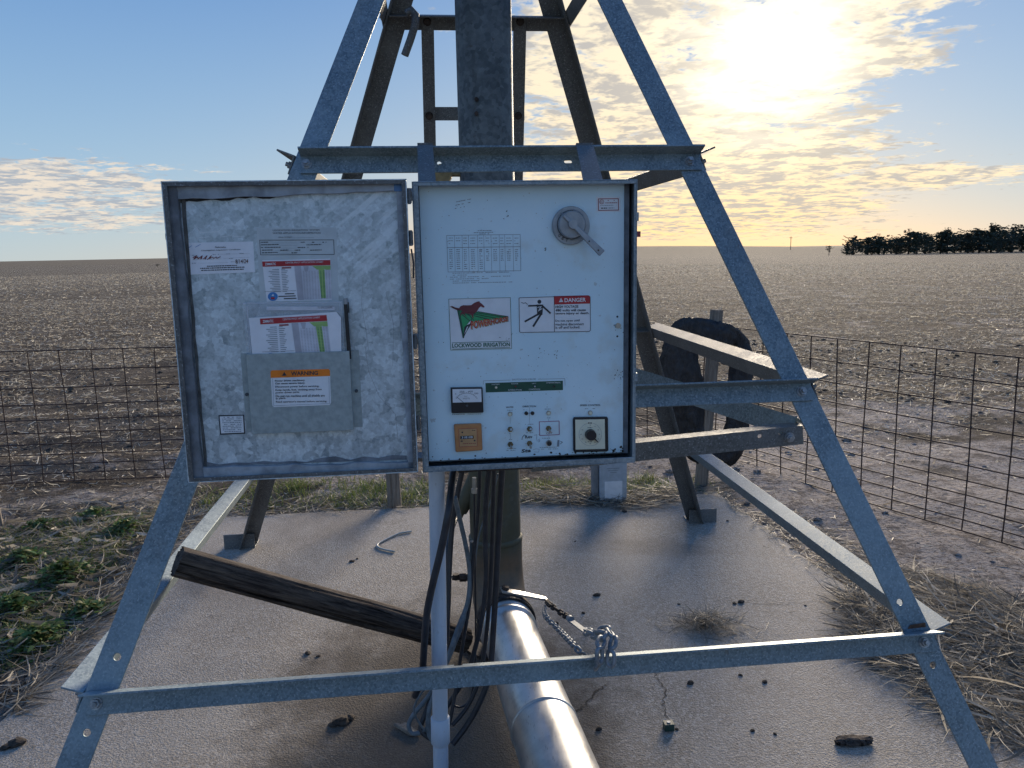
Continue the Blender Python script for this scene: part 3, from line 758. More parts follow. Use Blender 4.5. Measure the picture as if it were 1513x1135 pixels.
for (a, b, n, sp) in ((913, 552, 14, .008), (912, 482, 10, .006), (800, 520, 8, .006), (820, 522, 7, .005), (748, 318, 5, .004), (806, 369, 4, .002), (748, 500, 9, .006), (640, 680, 5, .003), (713, 678, 10, .003)):
    x0, z0 = L_(a, b, PY)
    for i in range(n):
        x = x0+rnd.gauss(0, sp); z = z0+rnd.gauss(0, sp); s = rnd.uniform(.0006, .0019)
        if z < pz0+.003: continue
        an = rnd.uniform(0, 3); ru.poly([(x+s*rnd.uniform(.5, 1.7)*math.cos(q)*math.cos(an)-s*.5*math.sin(q)*math.sin(an), PY-.0012-.00001*i, z+s*math.cos(q)*math.sin(an)+s*.5*math.sin(q)*math.cos(an)) for q in [-k*math.pi/3 for k in range(6)]])
ro = ru.build('chipped_spots', 'dirt', panel); ro['kind'] = 'stuff'

class Print:
    """a flat printed thing on a plane local y = y0, built in pixel coordinates of the photograph mapped to that plane"""
    def __init__(s, y0, mp=None): s.mb = MB(); s.y = y0; s.mats = []; s.k = 0; s.mp = mp or L_
    def mi(s, m):
        if m not in s.mats: s.mats.append(m)
        return s.mats.index(m)
    def lay(s): s.k += 1; return s.y-.00025*min(s.k, 3)-.00012*0
    def P(s, a, b, y): x, z = s.mp(a, b, s.y); return (x, y, z)
    def poly(s, pts, m, lv=1):
        y = s.y-.0003*lv; q = [s.P(a, b, y) for a, b in pts]
        ar = sum(q[i][0]*q[(i+1) % len(q)][2]-q[(i+1) % len(q)][0]*q[i][2] for i in range(len(q)))
        s.mb.poly(q if ar > 0 else q[::-1], s.mi(m))
    def slab(s, pts, m, t=.0008):
        """the plate itself, with thickness"""
        q = [s.P(a, b, s.y) for a, b in pts]; s.mb.prism(q, (0, -t, 0), s.mi(m)); s.y -= t
    def rect(s, x0, y0, x1, y1, m, lv=1, sk=0.0):
        s.poly([(x0, y0), (x1, y0+sk*(x1-x0)), (x1, y1+sk*(x1-x0)), (x0, y1)], m, lv)
    def line(s, pts, w, m, lv=2):
        for i in range(len(pts)-1):
            (a, b), (c, d) = pts[i], pts[i+1]; l = math.hypot(c-a, d-b) or 1; nx, ny = -(d-b)/l*w/2, (c-a)/l*w/2; ex, ey = (c-a)/l*w*.3, (d-b)/l*w*.3
            s.poly([(a+nx-ex, b+ny-ey), (c+nx+ex, d+ny+ey), (c-nx+ex, d-ny+ey), (a-nx-ex, b-ny-ey)], m, lv)
    def frame(s, pts, w, m, lv=2): s.line(pts+[pts[0]], w, m, lv)
    def text(s, t, quad, m, lv=2, bold=0.0):
        """quad = TL, TR, BR, BL in pixels"""
        v, f, bb = text_geo(t, bold); TL, TR, BR, BL = quad; y = s.y-.0003*lv; o = []
        for a, b in v:
            u = (a-bb[0])/(bb[2]-bb[0]); w = (b-bb[1])/(bb[3]-bb[1])
            X = (BL[0]*(1-u)+BR[0]*u)*(1-w)+(TL[0]*(1-u)+TR[0]*u)*w; Yv = (BL[1]*(1-u)+BR[1]*u)*(1-w)+(TL[1]*(1-u)+TR[1]*u)*w
            o.append(s.P(X, Yv, y))
        s.mb.add(o, f, s.mi(m))
    def tx(s, t, x0, y0, x1, y1, m, lv=2, sk=-.02, bold=0.0):
        s.text(t, ((x0, y0), (x1, y0+sk*(x1-x0)), (x1, y1+sk*(x1-x0)), (x0, y1)), m, lv, bold)
    def scrib(s, x0, x1, y, h, m, n=None, sk=-.02, lv=2, fill=.8):
        """an illegible line of small print: a row of short dashes"""
        x = x0; r = random.Random(int(x0*7+y*13))
        while x < x1:
            w = r.uniform(1.2, 3.6); w = min(w, x1-x)
            if r.random() < fill: s.rect(x, y+sk*(x-x0), x+w, y+h+sk*(x-x0), m, lv, sk)
            x += w+r.uniform(.4, .9)
    def build(s, name, par, label=None):
        o = s.mb.build(name, s.mats, par)
        if label: o['label'] = label
        return o
SK = -.012
# specification table
p = Print(PY)
T4 = [(660, 348), (768.5, 346.5), (769.5, 400), (662, 402)]
p.frame(T4, .6, 'ink_pale'); p.line([(660.5, 366), (768.8, 364.6)], .8, 'ink_pale')
for cx in (671.4, 682.6, 692.1, 705.4, 714.7, 725.4, 737.5, 745.6, 757.8): p.line([(cx, 347.4), (cx+1.2, 401)], .45, 'ink_pale')
cols = [(663, 669), (673.5, 680), (684.5, 690), (695, 702), (707.5, 713), (717.5, 723), (728, 735), (739, 744), (748, 755), (760, 766)]
for i, (a, b) in enumerate(cols):
    for y in (351.5, 355.5, 359.5): p.scrib(a, b, y, .9, 'ink_pale', fill=.9)
    for k in range(10 if i < 5 else 6): p.scrib(a+(b-a)*.1+.1*k, b-(b-a)*.1+.1*k, 368.5+k*3.1, 1.1, 'ink_pale', fill=.95)
for y, a, b in ((340.6, 702, 727), (343.4, 698, 731), (346 - .6, 708, 723)): p.scrib(a, b, y, .9, 'ink_pale')
for k, (a, b) in enumerate(((665, 752), (669, 690), (665, 754), (665, 722), (669, 708), (669, 760))): p.scrib(a, b, 403.5+k*2.9, .8, 'ink_pale')
p.build('printed_table', panel, 'faint grey printed table of figures')
p = Print(PY)
for k in range(3): p.scrib(674-k, 698-k*2, 298+k*5, 1.0, 'ink_pale', sk=-.2, fill=.6)
p.build('pencil_marks', panel, 'faint pencilled figures in the upper left of the panel')
# UL-like listing label
p = Print(PY); p.slab([(881, 291), (916.5, 291), (917, 313), (881.5, 313.5)], 'white_print', .0004)
p.frame([(884, 294), (913.5, 293.7), (913.8, 310.5), (884.2, 311)], 1.1, 'ink_redbrown')
ci = [(889+3.1*math.cos(a), 298.5+3.1*math.sin(a)) for a in [k*math.pi/6 for k in range(12)]]; p.frame(ci, .6, 'ink_redbrown')
p.tx('UL', 887, 296.6, 891, 300.4, 'ink_redbrown'); p.scrib(894.5, 908, 296, 1.1, 'ink_redbrown'); p.scrib(894.5, 912, 299.4, 1.2, 'ink_redbrown'); p.scrib(887, 911, 303.4, .8, 'ink_pale'); p.scrib(888, 897, 307, 1.5, 'ink'); p.scrib(899, 908, 307, 1, 'ink_pale')
p.build('listing_label', panel, 'small white label with a brown-red border')
# horse logo decal
p = Print(PY); p.slab([(662.5, 441.5), (754.5, 439.3), (756.5, 515.5), (665.5, 518)], 'white_print', .0004)
p.frame([(663, 442), (754, 439.8), (756, 515), (666, 517.4)], .6, 'ink_green')
def lg(X, Y): return (650+X/6.578, 430+Y/6.578)
p.poly([lg(165, 180), lg(360, 200), lg(662, 245), lg(662, 262), lg(300, 300), lg(225, 460)], 'green_bright', 1)
for k, (a, b) in enumerate((((370, 200), (662, 250)), ((355, 212), (640, 258)), ((340, 225), (560, 268)), ((330, 240), (480, 278)), ((170, 185), (224, 455)), ((190, 190), (228, 420)), ((250, 200), (330, 285)), ((215, 230), (300, 300)))):
    p.line([lg(*a), lg(*b)], 1.0 if k < 4 else .9, 'ink', 2)
p.poly([lg(165, 180), lg(182, 190), lg(236, 452), lg(225, 462)], 'ink_green', 2)
p.poly([lg(226, 462), lg(238, 350), lg(262, 330), lg(285, 300), lg(310, 262), lg(300, 330), lg(268, 380), lg(252, 410)], 'ink', 2)
p.poly([lg(236, 420), lg(262, 352), lg(276, 340), lg(258, 385)], 'paper', 3); p.poly([lg(262, 330), lg(300, 285), lg(292, 318)], 'paper', 3)
p.poly([lg(165, 183), lg(225, 195), lg(290, 215), lg(350, 208), lg(345, 230), lg(280, 240), lg(200, 200)], 'ink_green', 2)
# horse: galloping to the right
H = [(100, 152), (118, 146), (150, 160), (185, 168), (198, 150), (225, 138), (262, 140), (305, 138), (330, 118), (362, 104), (384, 100), (388, 110), (412, 128), (434, 152), (430, 162), (412, 158), (398, 150), (382, 162), (368, 185), (352, 208), (330, 220), (322, 240), (330, 262), (318, 262), (305, 235), (290, 222), (262, 218), (240, 212), (246, 232), (262, 250), (250, 246), (232, 228), (212, 222), (208, 240), (200, 236), (202, 210), (222, 200), (205, 186), (190, 188), (160, 184), (130, 170)]
p.poly([lg(*q) for q in H], 'horse_brown', 3); p.line([lg(100, 152), lg(150, 172), lg(190, 180)], .8, 'ink', 3); p.line([lg(262, 218), lg(300, 206), lg(335, 215)], .8, 'ink_redbrown', 3)
for (dx, dy, m, lv) in ((2.6, 2.2, 'ink', 4), (1.3, 1.0, 'ink_yellow', 5), (0, 0, 'ink_red', 6)):
    q = [lg(300, 292), lg(660, 248), lg(660, 290), lg(302, 372)]
    # growing letters from right to left with a slight arc
    p.text('POWERHORSE', [(a+dx*.4, b+dy*.4) for a, b in q], m, lv, .02 if lv == 6 else .03)
p.line([(668, 506.6), (753, 504.2)], .7, 'ink_green'); p.line([(668.5, 516.0), (753.5, 513.4)], .7, 'ink_green')
p.text('LOCKWOOD IRRIGATION', [lg(118, 511), lg(680, 498), lg(680, 538), lg(119, 552)], 'ink_green', 2, .028)
p.build('horse_decal', panel, 'white decal with a brown galloping horse, green rays and red lettering')
# danger decal
p = Print(PY); p.slab([(767.5, 439.5), (870, 436.3), (872.5, 438), (872.8, 488.5), (871, 490.5), (769, 492), (767, 490.5), (766, 441)], 'white_print', .0004)
p.frame([(768, 440), (870, 437), (872, 439), (872.3, 488), (870.5, 489.8), (769.2, 491.3), (767.6, 490), (766.8, 441)], .8, 'ink')
def dg(X, Y): return (650+X/6.578, 430+Y/6.578)
p.poly([dg(1108, 50), dg(1440, 42), dg(1458, 55), dg(1458, 122), dg(1110, 132)], 'ink_red', 2); p.line([dg(1110, 50), dg(1113, 395)], .8, 'ink')
p.poly([dg(1176, 68), dg(1198, 106), dg(1156, 108)], 'white_print', 3); p.line([dg(1176, 80), dg(1176, 98)], .6, 'ink_red', 4)
p.text('DANGER', [dg(1210, 71), dg(1418, 65), dg(1418, 104), dg(1211, 110)], 'white_print', 3, .02)
for t, x1, y0, h in (('HIGH VOLTAGE', 1345, 142, 26), ('480 volts will cause', 1418, 175, 26), ('severe injury or death.', 1450, 208, 28), ('Do not open until', 1358, 280, 26), ('machine disconnect', 1398, 312, 25), ('is off and locked.', 1362, 342, 26)):
    p.text(t, [dg(1122, y0), dg(x1, y0-5), dg(x1, y0+h-5), dg(1123, y0+h)], 'ink', 2, .022 if y0 < 250 else .012)
ci = [dg(966+19*math.cos(k*math.pi/8), 105+20*math.sin(k*math.pi/8)) for k in range(16)]; p.poly(ci, 'ink', 2)
p.line([dg(862, 145), dg(945, 142)], 2.4, 'ink'); p.poly([dg(940, 132), dg(1002, 132), dg(996, 232), dg(945, 225)], 'ink', 2)
p.line([dg(992, 142), dg(1072, 215)], 2.6, 'ink'); p.line([dg(962, 222), dg(828, 296)], 2.7, 'ink'); p.line([dg(982, 225), dg(908, 342)], 2.9, 'ink')
p.line([dg(792, 112), dg(815, 120), dg(832, 114), dg(852, 130)], .9, 'ink'); p.line([dg(948, 160), dg(985, 152), dg(962, 180), dg(990, 172), dg(955, 195)], .9, 'white_print', 3)
p.build('danger_decal', panel, 'white danger decal with red header and falling figure')
# voltmeter
def face(mb, quad, y0, y1, y=None):
    q = [(L_(a, b, PY)[0], y0, L_(a, b, PY)[1]) for a, b in quad]; mb.prism(q, (0, y1-y0, 0))
mb = MB(); face(mb, [(665.5, 572), (712.5, 571.3), (714, 608.3), (667, 609.5)], PY, PY-.012); vm = mb.build('voltmeter', 'black_plastic', cab, bevel=.0015)
p = Print(PY-.012); p.poly([(668.5, 575.2), (711, 574.6), (711.6, 594), (669, 595)], 'white_print', 1)
def vmx(X, Y): return (655+X/8.73, 550+Y/8.73)
p.tx('250', *vmx(208, 240), *vmx(270, 264), 'ink', sk=0); p.tx('400', *vmx(318, 238), *vmx(380, 260), 'ink', sk=0); p.tx('500', *vmx(400, 264), *vmx(450, 284), 'ink', sk=0); p.tx('0', *vmx(152, 270), *vmx(166, 290), 'ink', sk=0)
p.tx('A-C', *vmx(272, 304), *vmx(310, 318), 'ink', sk=0); p.tx('VOLTS', *vmx(252, 330), *vmx(340, 348), 'ink', sk=0)
arc = [vmx(300+150*math.cos(a), 400-130*math.sin(a)) for a in [math.pi*(.84-.68*k/14) for k in range(15)]]
p.line(arc, .4, 'ink')
for k in range(15):
    x, y = arc[k]; p.line([(x, y), (x+(x-vmx(300, 400)[0])*.08, y+(y-vmx(300, 400)[1])*.1)], .35, 'ink')
p.line([vmx(175, 320), vmx(262, 392)], .6, 'ink', 3); p.build('dial_face', vm)
mb = MB(); x, z = L_(*vmx(303, 418), PY); mb.cyl((x, PY-.012, z), (0, -.002, 0), .0025, 10); mb.build('zero_screw', 'cast_dark', vm)
p = Print(PY); p.scrib(668, 711, 612, .9, 'ink_pale'); p.build('caption', panel)
# hour meter
mb = MB(); face(mb, [(670.5, 626.2), (711, 624.8), (712.6, 664), (673, 666.8)], PY, PY-.010); hm = mb.build('hour_meter', 'orange_case', cab, bevel=.002)
p = Print(PY-.010); p.poly([vmx(200, 732), vmx(434, 722), vmx(438, 954), vmx(208, 962)], 'orange_face', 1); p.frame([vmx(200, 732), vmx(434, 722), vmx(438, 954), vmx(208, 962)], .6, 'ink_redbrown')
p.poly([vmx(218, 824), vmx(390, 816), vmx(392, 856), vmx(220, 864)], 'black_plastic', 2)
p.text('318108', [vmx(236, 828), vmx(378, 822), vmx(378, 850), vmx(236, 857)], 'white_print', 3)
for q in ((245, 776), (404, 882)): p.poly([vmx(q[0]+11*math.cos(k*math.pi/5), q[1]+11*math.sin(k*math.pi/5)) for k in range(10)], 'ink', 2)
p.rect(*vmx(222, 882), *vmx(250, 896), 'ink', 2); p.scrib(vmx(345, 0)[0], vmx(412, 0)[0], vmx(0, 748)[1], .9, 'ink'); p.scrib(vmx(222, 0)[0], vmx(420, 0)[0], vmx(0, 917)[1], 1.0, 'ink_redbrown', fill=.95)
p.build('counter_face', hm)
# green indicator bar
def gb(X, Y): return (710+X/7.205, 550+Y/7.205)
p = Print(PY); p.slab([gb(52, 116), gb(876, 91), gb(878, 190), gb(56, 216)], 'ink_bar_green', .0004)
p.line([gb(30, 130), gb(30, 92), gb(318, 84)], .5, 'ink_pale', 1); p.line([gb(612, 75), gb(896, 68), gb(900, 140)], .5, 'ink_pale', 1)
p.text('SHUTDOWN CAUSE', [gb(335, 70), gb(588, 64), gb(588, 82), gb(335, 89)], 'ink_pale', 2)
for t, a, b, c, d in (('SYSTEM', 118, 200, 124, 137), ('POWER', 328, 402, 118, 130), ('INTERRUPTION', 295, 438, 182, 198), ('LOW', 548, 592, 113, 125), ('CONDITIONS', 515, 635, 175, 190), ('OVERWATERING', 700, 850, 105, 120)):
    p.text(t, [gb(a, c), gb(b, c-2), gb(b, d-2), gb(a, d)], 'white_print', 2)
p.build('indicator_strip', panel, 'dark green indicator strip with white lettering')
def lamp(px, py, r, m, h=.004, m2='switch_metal', nm='indicator_lamp', par=None):
    mb = MB(); x, z = L_(px, py, PY); mb.cyl((x, PY, z), (0, -h*.5, 0), r*1.0, 16, 0); mb.cyl((x, PY-h*.5, z), (0, -h*.6, 0), r*.62, 14, 1)
    return mb.build(nm, [m2, m], par or cab)
for (x, y), m in ((gb(166, 162), 'cream'), (gb(372, 150), 'horse_brown'), (gb(577, 150), 'chart_grey'), (gb(783, 150), 'black_plastic')): lamp(x, y, .0030, m, .003, 'plastic_dark_green' if m != 'cream' else 'switch_metal')
for X, Y in ((313, 444), (724, 432), (1166, 430)): lamp(*gb(X, Y), .0052, 'cream', .006)
for X, Y in ((486, 437), (552, 436)): lamp(*gb(X, Y), .0042, 'black_plastic', .005, 'black_plastic')
def toggle(px, py, up, s=1.0):
    mb = MB(); x, z = L_(px, py, PY); mb.cyl((x, PY, z), (0, -.002, 0), .0062*s, 6, 0, smooth=False); mb.cyl((x, PY-.002, z), (0, -.006, 0), .0042*s, 14, 0)
    d = Vector((0, -.014, .009*up)); mb.tube([Vector((x, PY-.008, z)), Vector((x, PY-.008, z))+d], [.0016, .0028], 10, 1)
    return mb.build('toggle_switch', ['brass_dull', 'switch_metal'], cab)
for X, Y, u in ((316, 608, .5), (317, 768, -.4), (522, 603, .5), (521, 758, -.5), (724, 598, -.3)): toggle(*gb(X, Y), u, 1.05)
mb = MB(); x, z = L_(*gb(727, 752), PY); mb.cyl((x, PY, z), (0, -.003, 0), .0068, 16, 0); mb.cyl((x, PY-.003, z), (0, -.007, 0), .0050, 14, 1); mb.build('push_button', ['switch_metal', 'black_plastic'], cab)
p = Print(PY)
for t, a, b, c, d in (('WATER', 268, 352, 366, 382), ('DIRECTION', 448, 590, 356, 374), ('SPEED CONTROL', 1058, 1278, 344, 362)): p.text(t, [gb(a, c), gb(b, c-3), gb(b, d-3), gb(a, d)], 'ink', 2, .02)
for a, b, y in ((285, 340, 402), (682, 762, 390), (1110, 1218, 386), (545, 575, 396), (455, 475, 398), (300, 320, 563), (475, 565, 552), (305, 325, 652), (705, 745, 484), (485, 560, 642), (304, 336, 714), (258, 384, 810), (276, 372, 829), (655, 800, 700), (630, 812, 798), (645, 822, 816)):
    p.scrib(gb(a, 0)[0], gb(b, 0)[0], gb(0, y)[1], .8, 'ink_pale')
for a, b, c, d in ((316, 480, 316, 550), (318, 662, 320, 710), (521, 380, 522, 546), (725, 496, 726, 520), (508, 436, 530, 436), (727, 676, 728, 715)): p.line([gb(a, b), gb(c, d)], .35, 'ink_pale')
p.frame([gb(625, 528), gb(836, 520), gb(838, 664), gb(630, 674)], .9, 'purple_line')
p.text('OFF', [gb(700, 640), gb(765, 636), gb(763, 656), gb(702, 662)], 'marker_red', 3)
# marker handwriting
p.line([gb(470, 665), gb(445, 690), gb(440, 718)], .7, 'ink'); p.text('Rev', [gb(472, 672), gb(548, 668), gb(556, 700), gb(478, 706)], 'ink', 3, .02)
p.text('Sta', [gb(438, 820), gb(545, 812), gb(532, 850), gb(434, 858)], 'ink', 3, .03)
p.line([gb(560, 825), gb(590, 815), gb(625, 820), gb(618, 850), gb(570, 848)], .4, 'ink_pale'); p.line([gb(570, 672), gb(600, 665), gb(596, 705), gb(604, 735)], .5, 'ink_pale')
p.poly([gb(820, 722), gb(840, 722), gb(836, 790), gb(812, 792)], 'ink_pale', 3); p.line([gb(850, 735), gb(872, 745), gb(846, 765)], .9, 'ink_pale'); p.line([gb(620, 712), gb(634, 728), gb(620, 745), gb(620, 712)], .5, 'ink_pale')
p.build('switch_lettering', panel, 'small dark lettering and marker scrawl around the switches')['kind'] = 'stuff'
# timer
mb = MB(); face(mb, [gb(990, 478), gb(1000, 474), gb(1338, 470), gb(1350, 478), gb(1354, 825), gb(1345, 838), gb(1000, 844), gb(984, 834), gb(980, 490)], PY, PY-.008); tm = mb.build('speed_timer', 'black_plastic', cab, bevel=.002)
p = Print(PY-.008); p.poly([gb(1008, 506), gb(1322, 500), gb(1326, 816), gb(1012, 824)], 'cream', 1); tcx, tcy = 1168, 662
p.frame([gb(tcx+120*math.cos(k*math.pi/18), tcy+122*math.sin(k*math.pi/18)) for k in range(36)], .35, 'ink_pale')
for k in range(11):
    a = R(-90+k*30); n = gb(tcx+98*math.cos(a), tcy+98*math.sin(a)); p.tx(str((k*10) % 110), n[0]-1.0, n[1]-.8, n[0]+1.0, n[1]+.8, 'ink', sk=0)
p.scrib(gb(1140, 0)[0], gb(1190, 0)[0], gb(0, 586)[1], .8, 'ink'); p.scrib(gb(1140, 0)[0], gb(1200, 0)[0], gb(0, 738)[1], .8, 'ink')
for X in (1153, 1176): p.rect(*gb(X-7, 534), *gb(X+7, 548), 'ink', 2)
p.build('timer_face', tm)
mb = MB(); x, z = L_(*gb(tcx, tcy), PY-.008); mb.cyl((x, PY-.008, z), (0, -.014, 0), .0125, 24, r2=.0115)
x2, z2 = L_(*gb(1246, 744), PY-.008); mb.prism([(x-.002, PY-.009, z-.002), (x2, PY-.009, z2), (x2+.0008, PY-.009, z2+.0012), (x+.002, PY-.009, z+.002)], (0, -.006, 0)); mb.build('timer_knob', 'black_plastic', tm)
# disconnect switch
def ds(X, Y): return (805+X/10.317, 280+Y/10.317)
dx, dz = L_(*ds(390, 552), PY); mb = MB(); mb.cyl((dx, PY, dz), (0, -.008, 0), .0408, 48); mb.tube([(dx, PY-.008, dz), (dx, PY-.011, dz)], [.0408, .0395], 48)
dsw = mb.build('disconnect_dial', 'cast_grey', cab)
mx, mz = L_(*ds(415, 535), PY-.02); mb = MB(); mb.tube([(mx, PY-.0111, mz), (mx, PY-.0115, mz)], .0312, 40, 1); mb.tube([(mx, PY-.011, mz), (mx, PY-.022, mz), (mx, PY-.024, mz)], [.0295, .0288, .027], 40, 0); mb.build('dial_boss', ['cast_grey', 'cast_dark'], dsw)
p = Print(PY-.0112)
def arct(t, a0, a1, r, m, inv=False):
    """letters around the dial: each letter a little upright quad turned to the arc"""
    n = len(t)
    for i, ch in enumerate(t):
        if ch == ' ': continue
        a = R(a0+(a1-a0)*(i/(max(1, n-1)))); c = ds(390+r*math.cos(a), 552+r*math.sin(a)); ra = (math.cos(a), math.sin(a)); ta = (-math.sin(a), math.cos(a)); h, w = 2.2, 1.9
        if inv: ra = (-ra[0], -ra[1]); ta = (-ta[0], -ta[1])
        P4 = [(c[0]-ta[0]*w+ra[0]*h, c[1]-ta[1]*w+ra[1]*h), (c[0]+ta[0]*w+ra[0]*h, c[1]+ta[1]*w+ra[1]*h), (c[0]+ta[0]*w-ra[0]*h, c[1]+ta[1]*w-ra[1]*h), (c[0]-ta[0]*w-ra[0]*h, c[1]-ta[1]*w-ra[1]*h)]
        p.text(ch, P4, m, 2, .04)
arct('TRIPPED', -78, -38, 232, 'ink_pale'); arct('TSQ', 104, 138, 228, 'cast_dark', True); arct('ON', -140, -126, 232, 'ink_pale')
p.poly([ds(382, 732), ds(440, 735), ds(520, 705), ds(545, 735), ds(470, 775), ds(388, 775)], 'chain_zinc', 1)
p.build('dial_lettering', dsw)['kind'] = 'stuff'
x0, z0 = L_(*ds(290, 390), PY-.03); x1, z1 = L_(*ds(858, 975), PY-.03); d = Vector((x1-x0, 0, z1-z0)).normalized(); nrm = Vector((-d.z, 0, d.x)); A = Vector((x0, PY-.022, z0)); B = Vector((x1, PY-.034, z1)); mid = Vector((mx, PY-.024, mz))
mb = MB(); w1 = .0035; w2 = .0078
mb.prism([A-nrm*w1, A+nrm*w1, mid+nrm*w1, mid-nrm*w1], (0, -.007, 0)); mb.cyl((mx, PY-.022, mz), (0, -.013, 0), .0092, 24)
mb.prism([mid-nrm*w1*1.3, mid+nrm*w1*1.3, B+nrm*w2, B-nrm*w2], (0, -.009, 0)); mb.build('lever', 'cast_grey', dsw, bevel=.0012)
for X, Y in ((683, 790), (818, 926)):
    x, z = L_(*ds(X, Y), PY-.043); mb = MB(); t = ((x-mx)*d.x+(z-mz)*d.z)/((Vector((x1, 0, z1))-Vector((mx, 0, mz))).length); yy = PY-.024+(-.010)*t-.0093; mb.cyl((x, yy, z), (0, -.0006, 0), .0018, 10); mb.build('padlock_hole', 'gasket_gap', dsw)
# hanger straps over the top brace
for (xt, xb, mw) in ((628, 631, .040), (864, 880, .046)):
    nF_, _, _ = fnorm('F'); q = corner(-1, -1, ZC)+nF_*(BW+.004); p0 = onplane(xt, 214, q, nF_); cy = O0-ND*.1
    p1 = onplane(xb, 268, cy, ND); mb = MB(); h = UD*mw*.5
    mb.prism([p0-h, p0+h, p1+h-Vector((0, 0, .02)), p1-h-Vector((0, 0, .02))], -nF_*.005)
    mb.prism([p0-h, p0+h, p0+h-nF_*.06, p0-h-nF_*.06], (0, 0, .005)); o = mb.build('hanger_strap', 'galvanized_dull'); relink(o, cab); o['label'] = 'dull grey flat strap hooked over the top brace'
# small red lock on right side of cabinet
mb = MB(); x, z = L_(942.5, 346, .02); mb.box((x-.002, .02, z-.006), (x+.006, .032, z+.006)); mb.build('seal_tag', 'ink_redbrown', cab)
mb = MB(); x, z = L_(938, 522, .02)
for zf in (.30, .86):
    mb = MB(); mb.box((xr-.004, -.001, zb+(zt-zb)*zf), (xr+.003, .008, zb+(zt-zb)*zf+.018)); mb.build('catch', 'galvanized_box', cab)
# mounting bracket under the cabinet
mb = MB(); mb.box((xl+.09, .05, zb-.018), (xl+.25, .17, zb-.001)); mb.box((xl+.08, .16, zb-.05), (xl+.12, .30, zb-.02)); mb.build('mounting_bracket', 'rust_dark', cab, bevel=.002)

# door ------------------------------------------------------------------
DN = None
hinge = O0 + UD*(xl-.004); hinge_px = onplane(604, 267, O0, ND)
# door plane: vertical, through the hinge line, swung a little towards the viewer
best = None
for k in range(-100, 200):
    a = YAW + k*.002; U2 = Vector((math.cos(a), math.sin(a), 0)); N2 = Vector((math.sin(a), -math.cos(a), 0))
    TL, BL = onplane(240, 268, hinge, N2), onplane(285, 708, hinge, N2); TR = onplane(603, 267, hinge, N2); BR = onplane(616, 695, hinge, N2)
    e = abs((TL.z-BL.z)-(TR.z-BR.z))
    if best is None or e < best[0]: best = (e, a)
DA = best[1]; print('door yaw', DA, 'cab yaw', YAW)
UD2 = Vector((math.cos(DA), math.sin(DA), 0)); ND2 = Vector((math.sin(DA), -math.cos(DA), 0)); Rz2 = Matrix.Rotation(-DA, 3, 'Z')
def D_(px, py, y=0.0):
    p = onplane(px, py, hinge-ND2*y, ND2); q = Rz2 @ (p-hinge); return q.x, q.z
hz = hinge.z
door_m = MB()
dxl = (D_(240, 268)[0]+D_(285, 708)[0])/2; dxr = (D_(603, 267)[0]+D_(616, 695)[0])/2; dzt = (D_(240, 268)[1]+D_(603, 267)[1])/2; dzb = (D_(285, 708)[1]+D_(616, 695)[1])/2
print('door', D_(240, 268), D_(285, 708), D_(603, 267), D_(616, 695))
# the door is a part of the cabinet: its own frame
dl = hinge-O0; dl = Rz @ dl
def dbuild(mb, name, mats, parent, bevel=0):
    o = mb.build(name, mats, parent, bevel=bevel); return o
LIP = .022
mb = MB(); mb.box((dxl, -LIP, dzb), (dxl+.002, 0, dzt)); mb.box((dxr-.002, -LIP, dzb), (dxr, 0, dzt)); mb.box((dxl, -LIP, dzt-.002), (dxr, 0, dzt)); mb.box((dxl, -LIP, dzb), (dxr, 0, dzb+.002))
mb.box((dxl, 0, dzb), (dxr, .002, dzt))
door = mb.build('door', 'spangle', cab); door.location = dl; door.rotation_euler = (0, 0, DA-YAW); door['label'] = 'opened galvanized door with crystalline zinc pattern'
# return flange + gasket strips around
ri = .034
fl = MB()
fl.box((dxl+.002, -LIP, dzb+.002), (dxl+.011, -LIP+.002, dzt-.002)); fl.box((dxl+.011, -LIP, dzt-.010), (dxr-.002, -LIP+.002, dzt-.002)); fl.box((dxr-.010, -LIP, dzb+.01), (dxr-.002, -LIP+.002, dzt-.010)); fl.box((dxl+.011, -LIP, dzb+.002), (dxr-.002, -LIP+.002, dzb+.010))
fl.build('door_flange', 'galvanized_dull', door, bevel=.0005)
def strip(x0, z0, x1, z1, w0, w1, y0, y1, m, n=14, jag=.0012, name='gasket_strip'):
    mb = MB(); vs = []; 
    for i in range(n+1):
        t = i/n; x = x0+(x1-x0)*t; z = z0+(z1-z0)*t; l = math.hypot(x1-x0, z1-z0); nx, nz = -(z1-z0)/l, (x1-x0)/l; w = w0+(w1-w0)*t
        a = rnd.gauss(0, jag*.3); b = rnd.gauss(0, jag)
        vs += [(x+nx*a, y0, z+nz*a), (x+nx*(w+b), y0, z+nz*(w+b)), (x+nx*(w+b), y1, z+nz*(w+b)), (x+nx*a, y1, z+nz*a)]
    f = []
    for i in range(n):
        for k in range(4):
            k2 = (k+1) % 4; f.append((4*i+k, 4*(i+1)+k, 4*(i+1)+k2, 4*i+k2))
    f += [(0, 1, 2, 3), (4*n+3, 4*n+2, 4*n+1, 4*n)]
    mb.add(vs, f); return mb.build(name, m, door)
gy = -.012
strip(dxl+.003, dzb+.003, dxl+.003, dzt-.003, -.026, -.024, -.0005, gy-.002, 'gasket')
strip(dxl+.025, dzt-.004, dxr-.003, dzt-.004, -.030, -.018, -.0005, gy, 'gasket_light')
strip(dxr-.003, dzb+.004, dxr-.003, dzt-.024, .019, .018, -.0005, gy, 'gasket_light')
strip(dxl+.026, dzb+.004, dxr-.004, dzb+.004, .024, .017, -.0005, gy, 'gasket_light')
strip(dxl+.030, dzb+.020, dxl+.030, dzt-.028, -.005, -.007, -.0004, -.0025, 'gap_grey', name='dark_gap_strip')  # dark strips drawn as the gap line inside the gasket: left, bottom, top
